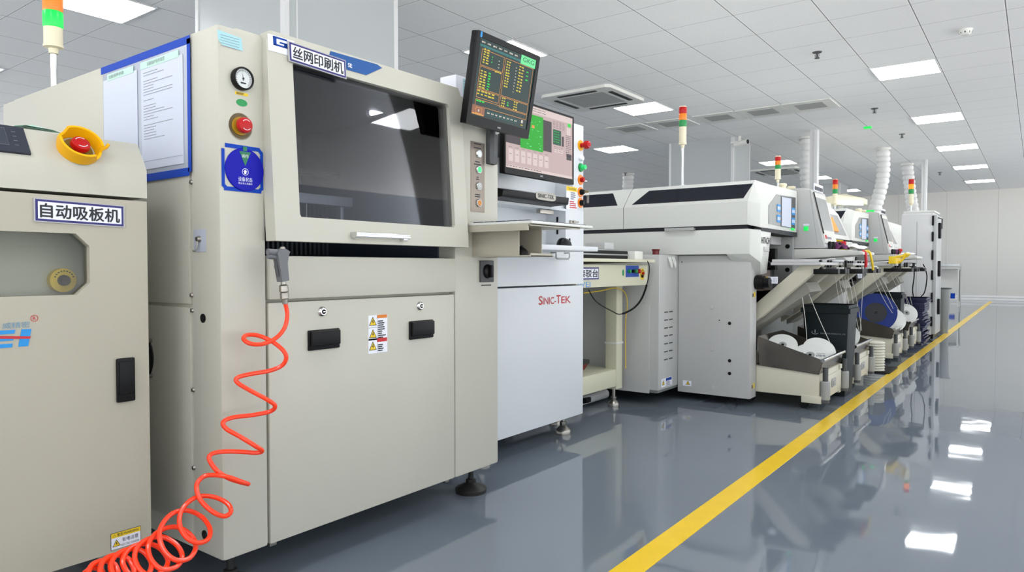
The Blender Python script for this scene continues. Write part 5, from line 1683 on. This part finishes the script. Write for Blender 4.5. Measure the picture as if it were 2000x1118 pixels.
# reels in the trays
def reel(c, axis, r, w, label, m1=REELW, m2=REELW, group='component reels in the scrap trays', text=False):
    c = Vector(c); a = Vector(axis).normalized()
    t = thing('component_reel', c, label, 'reel', group)
    for s in (-1, 1):
        f = B()
        e1 = a.orthogonal().normalized(); e2 = a.cross(e1)
        n = 40
        ri = .0132 if m1 is not REELB else r * .52
        prof = [(ri, 0), (r, 0), (r, .0025), (ri, .0025)]
        f.lathe([(p, h * s) for p, h in prof], c + a * (w / 2 * s), a, 44)
        fl = obj('flange', f, m1, t)
    obj('hub', B().lathe([(.011, -w / 2), (r * (.32 if m1 is not REELB else .52), -w / 2), (r * (.32 if m1 is not REELB else .52), w / 2), (.011, w / 2)], c, a, 32), mat('grey hub', (150, 150, 152), .4) if m1 is not REELB else mat('dark hub', (16, 18, 26), .5), t)
    obj('wound_tape', B().lathe([(r * .33, -w / 2 * .9), (r * .86, -w / 2 * .9), (r * .86, w / 2 * .9), (r * .33, w / 2 * .9)], c, a, 40), m2, t)
    hb = B().use(GREY2).lathe([(.006, w / 2 + .003), (r * .27, w / 2 + .0032), (r * .27, w / 2 + .0038), (.006, w / 2 + .0038)], c, a, 28)
    hb.use(BLACK).cyl(c + a * (w / 2 + .0035), c + a * (w / 2 + .0045), .010, 16)
    if text:
        u = Vector((0, 0, 1)).cross(a).normalized(); v = a.cross(u)
        hb.use(GINK)
        rr = random.Random(2)
        for s in (-1, 1):
            for k in range(7): hb.quad(c + a * (w / 2 + .003) + u * (s * r * .62 - r * .26 + k * r * .075) + v * (-.012), u, v, r * .05, rr.uniform(.012, .024), .0012)
            hb.quad(c + a * (w / 2 + .003) + u * (s * r * .62 - r * .26) + v * .016, u, v, r * .5, .004, .0012)
    if m1 is not REELB: obj('hub_label', hb, None, t)
    return t


ra = (.15, -.60, .78)
reel((-1.185, 4.86, .318), ra, .105, .012, 'white component reel with printed hub lying in the nearest scrap tray', text=True)
reel((-1.17, 5.03, .335), (.35, -.65, .66), .105, .012, 'white component reel partly hidden behind the printed reel in the nearest tray', REELW, REELW)
reel((-1.36, 4.86, .375), (.2, -.65, .73), .095, .010, 'white component reel leaning at the machine end of the nearest tray')
reel((-1.17, 5.80, .385), (.3, -.7, .65), .11, .012, 'white component reel in the second feeder cart tray')
reel((-1.245, 4.86 + PITCH - .02, .46), (.25, -.95, .15), .185, .016, 'big dark blue reel standing in the third feeder cart tray', REELB, mat('dark tape', (28, 34, 44), .5))
reel((-1.14, 5.05 + PITCH, .385), (.4, -.75, .5), .13, .012, 'blue reel with white rim at the front of the third cart tray', REELW, REELB)
reel((-1.13, 4.95 + PITCH + 1.0, .40), (.4, -.75, .5), .11, .012, 'white reel in the farthest feeder cart tray')

# spent carrier tape hanging from the feeders into the trays
def tape(p0, p1, sag, label, group, w=.004):
    p0, p1 = Vector(p0), Vector(p1)
    pts = []
    for k in range(13):
        t_ = k / 12
        p = p0.lerp(p1, t_)
        p += Vector((.5 * sag * math.sin(math.pi * t_), -.4 * sag * math.sin(math.pi * t_), -abs(sag) * .3 * math.sin(math.pi * t_)))
        pts.append(p)
    o = obj('carrier_tape', B().tube(pts, w * .5, 6), TAPE, None, loc=p0)
    tag(o, label, 'carrier tape', group)


rr = random.Random(11)
tape((-1.24, 4.80, .80), (-1.20, 4.84, .405), .02, 'thin white carrier tape hanging straight into the nearest scrap tray', 'carrier tapes of the nearest cart')
tape((-1.22, 4.84, .80), (-1.075, 4.95, .385), -.01, 'thin white carrier tape slanting to the front of the nearest scrap tray', 'carrier tapes of the nearest cart')
for k in range(6): tape((-1.20 + .012 * k, 5.62 + .05 * k, .83), (-1.14 + .012 * k, 5.72 + .05 * k, .46 - .01 * k), .02 * (k % 3 - 1), 'white carrier tape in the fan of tapes above the second feeder cart', 'fan of carrier tapes above the second cart')
tape((-1.03, 5.75, .86), (-1.07, 5.85, .40), .0, 'single white tape dropping from the end of the second cart feeders', 'single tape of the second cart')
for k in range(4): tape((-1.24 + .015 * k, 7.30 + .07 * k, .86), (-1.10 + .012 * k, 7.55 + .07 * k, .46), .03 * (k % 3 - 1), 'white carrier tape above the third feeder cart', 'carrier tapes of the third cart')
for k in range(4): tape((-1.24 + .02 * k, 8.35 + .07 * k, .83), (-1.12 + .012 * k, 8.60 + .05 * k, .47), .04 * (k % 2), 'white carrier tape above the farthest feeder cart', 'carrier tapes of the farthest cart')

# ------------------------------------------------------------------ waste bins between the carts
def waste_bin(x0, x1, y0, y1, z1, label, txt=True):
    t = thing('waste_bin', ((x0 + x1) / 2, (y0 + y1) / 2, 0), label, 'waste bin', 'dark waste bins between feeder carts')
    i = .035
    b = B().hull([(x0 + i, y0 + i, .0), (x1 - i, y0 + i, .0), (x1 - i, y1 - i, .0), (x0 + i, y1 - i, .0), (x0 + .012, y0 + .012, z1 - .05), (x1 - .012, y0 + .012, z1 - .05), (x1 - .012, y1 - .012, z1 - .05), (x0 + .012, y1 - .012, z1 - .05)], .012)
    BD = obj('bin_body', b, BINM, t)
    rm = B().plate('Z', [(x0, y0), (x1, y0), (x1, y1), (x0, y1)], [[(x0 + .02, y0 + .02), (x1 - .02, y0 + .02), (x1 - .02, y1 - .02), (x0 + .02, y1 - .02)]], z1 - .055, z1 - .022)
    rm.plate('Z', [(x0 + .012, y0 + .012), (x1 - .012, y0 + .012), (x1 - .012, y1 - .012), (x0 + .012, y1 - .012)], [[(x0 + .022, y0 + .022), (x1 - .022, y0 + .022), (x1 - .022, y1 - .022), (x0 + .022, y1 - .022)]], z1 - .022, z1)
    obj('rim', rm, BINM, t)
    if txt:
        u = XU
        f = .030
        tb = B().use(mat('pale bin lettering', (150, 160, 166), .5))
        zc = .42
        q = Vector((x0 + (x1 - x0) * .40, y0 + i - (i - .012) * zc / (z1 - .05) - .0005, zc))
        tb.text('珠海恒旺电子有限公司', q + ZU * .028, u, ZU, w=(x1 - x0) * .50, h=.018)
        tb.text('ZHUHAI ELECTRONICS CO., LTD', q + ZU * .010, u, ZU, w=(x1 - x0) * .50, h=.010)
        c = q + XU * -.035 + ZU * .028
        tb.box(c.x - .012, c.x + .012, c.y - .001, c.y, c.z + .014, c.z + .020).box(c.x - .003, c.x + .003, c.y - .001, c.y, c.z - .012, c.z + .014)
        tb.tube([c + Vector((.022 * math.cos(a), -.0005, .012 * math.sin(a) - .008)) for a in [math.radians(140 + k * 22) for k in range(10)]], .002, 6)
        obj('lettering', tb, None, BD)
    return t


waste_bin(-1.345, -1.02, 5.24, 5.555, .635, 'dark green grey waste bin with white lettering between the two nearest feeder carts')
waste_bin(-1.40, -1.08, 5.25 + PITCH + .04, 5.55 + PITCH, .64, 'dark waste bin behind the big blue reel')

# ================================================================== FURTHER DOWN THE LINE
# signal towers of the placement machines
tower(-2.0, 4.68, 1.462, 2.02, .027, 'tall signal tower on the nearest placement machine hood, in front of the middle pillar', None, .29, body=.47)
tower(-1.50, 5.20, 1.455, 1.694, .021, 'short signal tower beside two ivory lamp holders on the hood', None, .07, body=.45)
tower(-1.80, 8.38, 1.462, 1.869, .028, 'signal tower on the second placement machine with dark trapezoid window', None, .13, body=.42)

# reflow oven behind the line, with the ducts that rise to the ceiling
OV = thing('reflow_oven', (-2.5, 13.5, 0), 'white oven housing with dark window behind the second operator console', 'oven')
b = B().box(-3.4, -1.84, 10.9, 16.8, .12, 1.15, .01)
b.hull([(-3.4, 10.9, 1.15), (-1.84, 10.9, 1.15), (-1.84, 10.9, 1.45), (-1.90, 11.0, 1.62), (-3.3, 11.0, 1.62), (-3.4, 10.9, 1.45),
        (-3.4, 16.8, 1.15), (-1.84, 16.8, 1.15), (-1.84, 16.8, 1.45), (-1.90, 16.7, 1.62), (-3.3, 16.7, 1.62), (-3.4, 16.8, 1.45)], .01)
obj('housing', b, HOODW, OV)
obj('window', B().poly([(-2.3, 10.899, 1.30), (-1.96, 10.899, 1.30), (-1.89, 10.899, 1.44), (-2.35, 10.899, 1.44)], NX, .006), GLASS2, OV)
obj('window_frame', B().box(-2.36, -1.88, 10.892, 10.899, 1.28, 1.297), BAND, OV)
for y in (11.0, 16.7):
    for x in (-3.3, -1.93): obj('levelling_foot', B().cyl((x, y, 0), (x, y, .13), .03, 14), DGREY, OV)


def duct(pts, r, label):
    pts = spline(pts, 16)
    o = bpy.data.objects
    b = B()
    Ls = 0; fine = []
    for i in range(len(pts) - 1):
        for k in range(5): fine.append(pts[i].lerp(pts[i + 1], k / 5))
    fine.append(pts[-1])
    N = len(fine)
    acc = [0]
    for i in range(1, N): acc.append(acc[-1] + (fine[i] - fine[i - 1]).length)
    ph = 2 * math.pi / .095
    R = lambda t_: r * (.80 + .24 * (abs(math.sin(ph * .5 * acc[min(N - 1, int(round(t_ * (N - 1))))])) ** .45))
    b.tube(fine, R, 24)
    t = thing('ventilation_duct', pts[0], label, 'duct', 'pleated white ventilation ducts')
    obj('hose', b, DUCT, t, angle=60)
    obj('collar', B().cyl(pts[-1] - ZU * .03, pts[-1], r * 1.15, 28), OFFWHITE, t)
    return t


duct([(-2.93, 11.92, 1.62), (-2.95, 11.92, 2.0), (-2.985, 11.92, 2.5), (-2.98, 11.92, 2.98)], .112, 'pleated white duct rising beside the white square post')
duct([(-2.36, 13.84, 1.62), (-2.33, 13.84, 1.85), (-2.20, 13.84, 2.45), (-2.20, 13.84, 2.98)], .105, 'curved pleated white duct above the second operator console')
duct([(-1.96, 16.2, 1.62), (-1.98, 16.2, 1.78), (-2.06, 16.2, 2.3), (-2.14, 16.2, 2.98)], .105, 'pleated white duct behind the amber lit signal tower')
duct([(-7.33, 14.2, .0), (-7.35, 14.2, 1.6), (-7.36, 14.2, 2.5), (-7.34, 14.2, 2.98)], .12, 'pleated white duct far behind the left hood window')

# tall grey cabinet at the end of the line
CB_ = thing('tall_cabinet', (-1.2, 10.45, 0), 'tall light grey cabinet at the far end of the line with black hinges and handles', 'cabinet')
cx0, cx1, cy0, cy1 = -1.40, -1.055, 10.2, 10.78
b = B().box(cx0, cx1, cy0, cy1, .05, 1.56, .006)
b.hull([(cx0, cy0, 1.56), (cx1, cy0, 1.56), (cx1, cy1, 1.56), (cx0, cy1, 1.56), (cx0 + .03, cy0 + .01, 1.60), (cx1, cy0 + .01, 1.585), (cx1, cy1, 1.585), (cx0 + .03, cy1, 1.60)])
obj('carcass', b, mat('cabinet grey', (206, 206, 206), .4), CB_)
obj('top_strip', B().box(cx0 + .02, cx1 + .02, cy0, cy1, 1.585, 1.607, .003), OFFWHITE, CB_)
obj('door_gap', B().box(-1.228, -1.222, cy0 - .002, cy0, .2, 1.47), GREY2, CB_)
obj('base', B().box(cx0 + .02, cx1 + .02, cy0 + .02, cy1 - .02, 0, .05), BLACK, CB_)
dr = obj('door', B().box(cx1, cx1 + .045, cy0 + .005, cy1 - .01, .06, 1.55, .005), mat('cabinet door grey', (176, 178, 178), .35), CB_)
for z in (.22, .52, .80, 1.05, 1.28, 1.48): obj('hinge', B().box(cx1 - .008, cx1 + .014, cy0 - .016, cy0 + .01, z - .06, z + .06, .004), BLACK, dr)
for z in (.40, .88, 1.36): obj('door_handle', B().box(cx1 + .045, cx1 + .075, cy0 + .16, cy0 + .24, z - .10, z + .10, .012), BLACK, dr)
obj('cable_loop', B().tube([(cx1 + .045, 10.3, 1.52), (cx1 + .09, 10.32, 1.50), (cx1 + .085, 10.35, 1.38)], .008, 8), DGREY, CB_)
t5 = tower(-1.31, 10.32, 1.607, 2.03, .032, 'signal tower with glowing amber lamp on the tall grey cabinet', 'a', .10, body=.40)
# grey tapered bin next to the cabinet
t = thing('dustbin', (-1.02, 11.2, 0), 'grey tapered dustbin beside the tall cabinet at the far end', 'dustbin')
obj('bin_body', B().lathe([(0, 0), (.060, 0), (.086, .60), (.080, .60), (.056, .01), (0, .01)], (-1.02, 11.2, 0), ZU, 28), mat('grey bin metal', (130, 132, 130), .35, .3), t)
obj('rim', B().lathe([(.086, .60), (.098, .604), (.098, .618), (.080, .618), (.080, .60)], (-1.02, 11.2, 0), ZU, 28), DGREY, t)

# stack of dark blue boards on the floor before the cabinet
ST = None
for k in range(20):
    z = .02 + k * .0262
    dx, dy = rr.uniform(-.02, .02), rr.uniform(-.03, .03)
    b = B().box(-1.33 + dx, -1.03 + dx, 9.30 + dy, 9.72 + dy, z, z + .0255, .002)
    b.box(-1.335 + dx, -1.025 + dx, 9.295 + dy, 9.725 + dy, z + .018, z + .0255, .001)
    if ST is None: b.box(-1.30, -1.06, 9.33, 9.69, 0, .02)
    o = obj('board_tray', b, TRAYB, None, loc=(-1.18, 9.5, z))
    tag(o, 'dark blue board tray in the stack on the floor before the tall cabinet' if k not in (0, 19) else ('dark blue board tray at the bottom of the floor stack' if k == 0 else 'dark blue board tray on top of the floor stack'), 'board tray', 'stack of dark blue board trays')
    ST = o
# pale ribbed hose standing between second and third carts
pts = [Vector((-1.12, 6.75, .0 + .26 * k / 40)) for k in range(41)]
b = B().tube(pts, lambda t_: .085 * (.86 + .14 * abs(math.sin(t_ * math.pi * 11))), 24)
tag(obj('ribbed_hose', b, mat('ivory ribbed hose', (206, 204, 190), .45), None, loc=(-1.12, 6.75, 0), angle=60), 'pale ribbed hose section standing on the floor behind the second cart', 'hose')
tag(obj('floor_mat', B().box(-1.22, -.98, 6.62, 7.05, 0, .012, .004), RUBBER, None, loc=(-1.1, 6.8, 0)), 'black mat on the floor by the pale ribbed hose', 'mat')

# far table with blue rack, against the back wall
FT = thing('far_workbench', (-1.6, 19.0, 0), 'white framed workbench with blue lower strips near the back wall', 'workbench')
obj('top', B().box(-2.3, -1.41, 18.9, 19.5, .90, .965, .004), ALU, FT)
obj('side_panel', B().box(-2.3, -1.43, 19.1, 19.13, .25, .86), WALLM, FT)
for (x, y) in ((-1.43, 18.95), (-1.43, 19.45), (-2.28, 18.95), (-2.28, 19.45)): obj('leg', B().box(x - .02, x + .02, y - .02, y + .02, .0, .9), OFFWHITE, FT)
obj('blue_strip', B().box(-2.2, -1.50, 18.95, 19.0, .18, .30), BLUE, FT)
obj('rail', B().box(-2.28, -1.43, 18.94, 18.96, .83, .845).box(-1.42, -1.40, 18.93, 18.95, .12, .84), GREY2, FT)

# lit inspection canopy and green lamp behind the second machine
BLT = thing('lamp_canopy', (-2.5, 12.0, 1.9), 'cream canopy with glowing lamp tube behind the second placement machine', 'lamp')
obj('shade', B().hull([(-2.80, 11.9, 1.90), (-2.55, 11.9, 1.92), (-2.20, 12.2, 1.90), (-2.20, 12.2, 1.98), (-2.55, 11.9, 2.03), (-2.80, 11.9, 1.98), (-2.80, 12.5, 1.90), (-2.20, 12.5, 1.90), (-2.2, 12.5, 1.98), (-2.5, 12.3, 2.08), (-2.80, 12.5, 2.0)], .004), mat('cream canopy', (232, 226, 196), .5), BLT)
obj('lamp_tube', B().hull([(-2.54, 11.895, 1.885), (-2.205, 12.18, 1.87), (-2.54, 11.895, 1.925), (-2.205, 12.18, 1.91), (-2.54, 11.95, 1.885), (-2.22, 12.22, 1.87)]), SMALLLAMP, BLT)
obj('post', B().box(-2.74, -2.69, 12.3, 12.35, 1.62, 1.92).box(-2.60, -2.55, 12.4, 12.45, 1.62, 1.93), OFFWHITE, BLT)
GL = obj('exit_sign', B().box(-2.32, -2.12, 12.6, 12.64, 1.74, 1.82, .004).box(-2.26, -2.18, 12.61, 12.63, 1.62, 1.745), GREENLIT, None, loc=(-2.2, 12.6, 1.62))
tag(GL, 'small glowing green sign left of the curved pleated duct', 'sign')

# odds and ends on the console shelves
def cloth(c, sx, sy, h, label, m, name='work_cloth'):
    b = B(); vs = []; fs = []
    n = 14
    for i in range(n + 1):
        for j in range(n + 1):
            u_, v_ = i / n * 2 - 1, j / n * 2 - 1
            r2 = u_ * u_ + v_ * v_
            z = h * max(0, 1 - r2 * .55) * (.6 + .4 * math.sin(u_ * 5 + 1.3) * math.cos(v_ * 6)) + .003
            vs.append(Vector(c) + Vector((u_ * sx, v_ * sy, max(z, .002))))
    for i in range(n):
        for j in range(n): fs.append([i * (n + 1) + j, (i + 1) * (n + 1) + j, (i + 1) * (n + 1) + j + 1, i * (n + 1) + j + 1])
    b.raw(vs, fs); b.raw([p * 1 + Vector((0, 0, -.002)) for p in vs], fs)
    return tag(obj(name, b, m, None, loc=c), label, 'cloth')


cloth((-1.07, 5.62, 1.025), .085, .13, .045, 'rumpled white cloth on the nearest console shelf', CLOTH)
cloth((-1.12, 5.48, 1.026), .035, .05, .045, 'small dark purple cloth beside the white one on the nearest shelf', PURPLE)
cloth((-1.08, 5.60 + PITCH, 1.025), .07, .12, .03, 'white cloth on the second console shelf', CLOTH)
cl_ = B().use(REDINK).tube(spline([(-.985, 5.42, 1.010), (-.965, 5.42, 1.0), (-.958, 5.42, .95), (-.962, 5.43, .90)], 6), .010, 10)
tag(obj('red_strap', cl_, None, None, loc=(-.97, 5.42, .95)), 'short red strap hanging over the front of the nearest console shelf', 'strap')
c2_ = B().use(YLABEL).tube(spline([(-.99, 5.52, 1.012), (-.955, 5.52, 1.005), (-.94, 5.53, .94), (-.935, 5.55, .88)], 6), .008, 10)
tag(obj('yellow_strap', c2_, None, None, loc=(-.96, 5.52, .95)), 'short yellow strap beside the red one on the nearest shelf', 'strap')
# yellow handle frame seen past the shelf end
yf = B().tube([(-1.05, 7.3, .995), (-.99, 7.3, 1.0), (-.965, 7.3, 1.02), (-.965, 7.55, 1.02), (-.99, 7.55, 1.0), (-1.05, 7.55, .995)], .010, 8).tube([(-.965, 7.42, 1.02), (-1.02, 7.42, .95), (-1.08, 7.42, .94)], .010, 8).box(-1.10, -1.04, 7.28, 7.58, .930, .999, .004)
tag(obj('splicing_tool', yf, YLABEL, None, loc=(-1.0, 7.4, .93)), 'yellow hand tool lying on the third cart feeders', 'tool')
# loose cables at the end of the line
for pts, l in (([(-1.02, 9.05, .93), (-1.0, 9.2, .80), (-1.03, 9.3, .62), (-1.08, 9.35, .55)], 'thin black cable hanging beside the stack of boards'), ([(-1.10, 8.95, .93), (-1.12, 9.15, .8), (-1.14, 9.2, .65), (-1.14, 9.28, .55)], 'second thin black cable hanging nearer to the farthest cart')):
    tag(obj('cable', B().tube(spline(pts, 8), .006, 8), RUBBER, None, loc=pts[0]), l, 'cable')
# warning triangle on the second machine
wt_ = B(); yq = HY0 + PITCH - .001
c = at(1638, 464, Y=yq)
wt_.use(INK).poly([c + Vector((-.055, 0, -.045)), c + Vector((.055, 0, -.045)), c + Vector((0, 0, .055))], NX, .0006)
wt_.use(YLABEL).poly([c + Vector((-.044, -.0008, -.038)), c + Vector((.044, -.0008, -.038)), c + Vector((0, -.0008, .042))], NX, .0006)
wt_.use(INK).poly([c + Vector((-.006, -.0016, .018)), c + Vector((.004, -.0016, .018)), c + Vector((.002, -.0016, -.002)), c + Vector((.012, -.0016, -.002)), c + Vector((-.006, -.0016, -.030)), c + Vector((-.002, -.0016, -.008)), c + Vector((-.012, -.0016, -.008))], NX, .0006)
obj('warning_triangle', wt_, None, PM2)
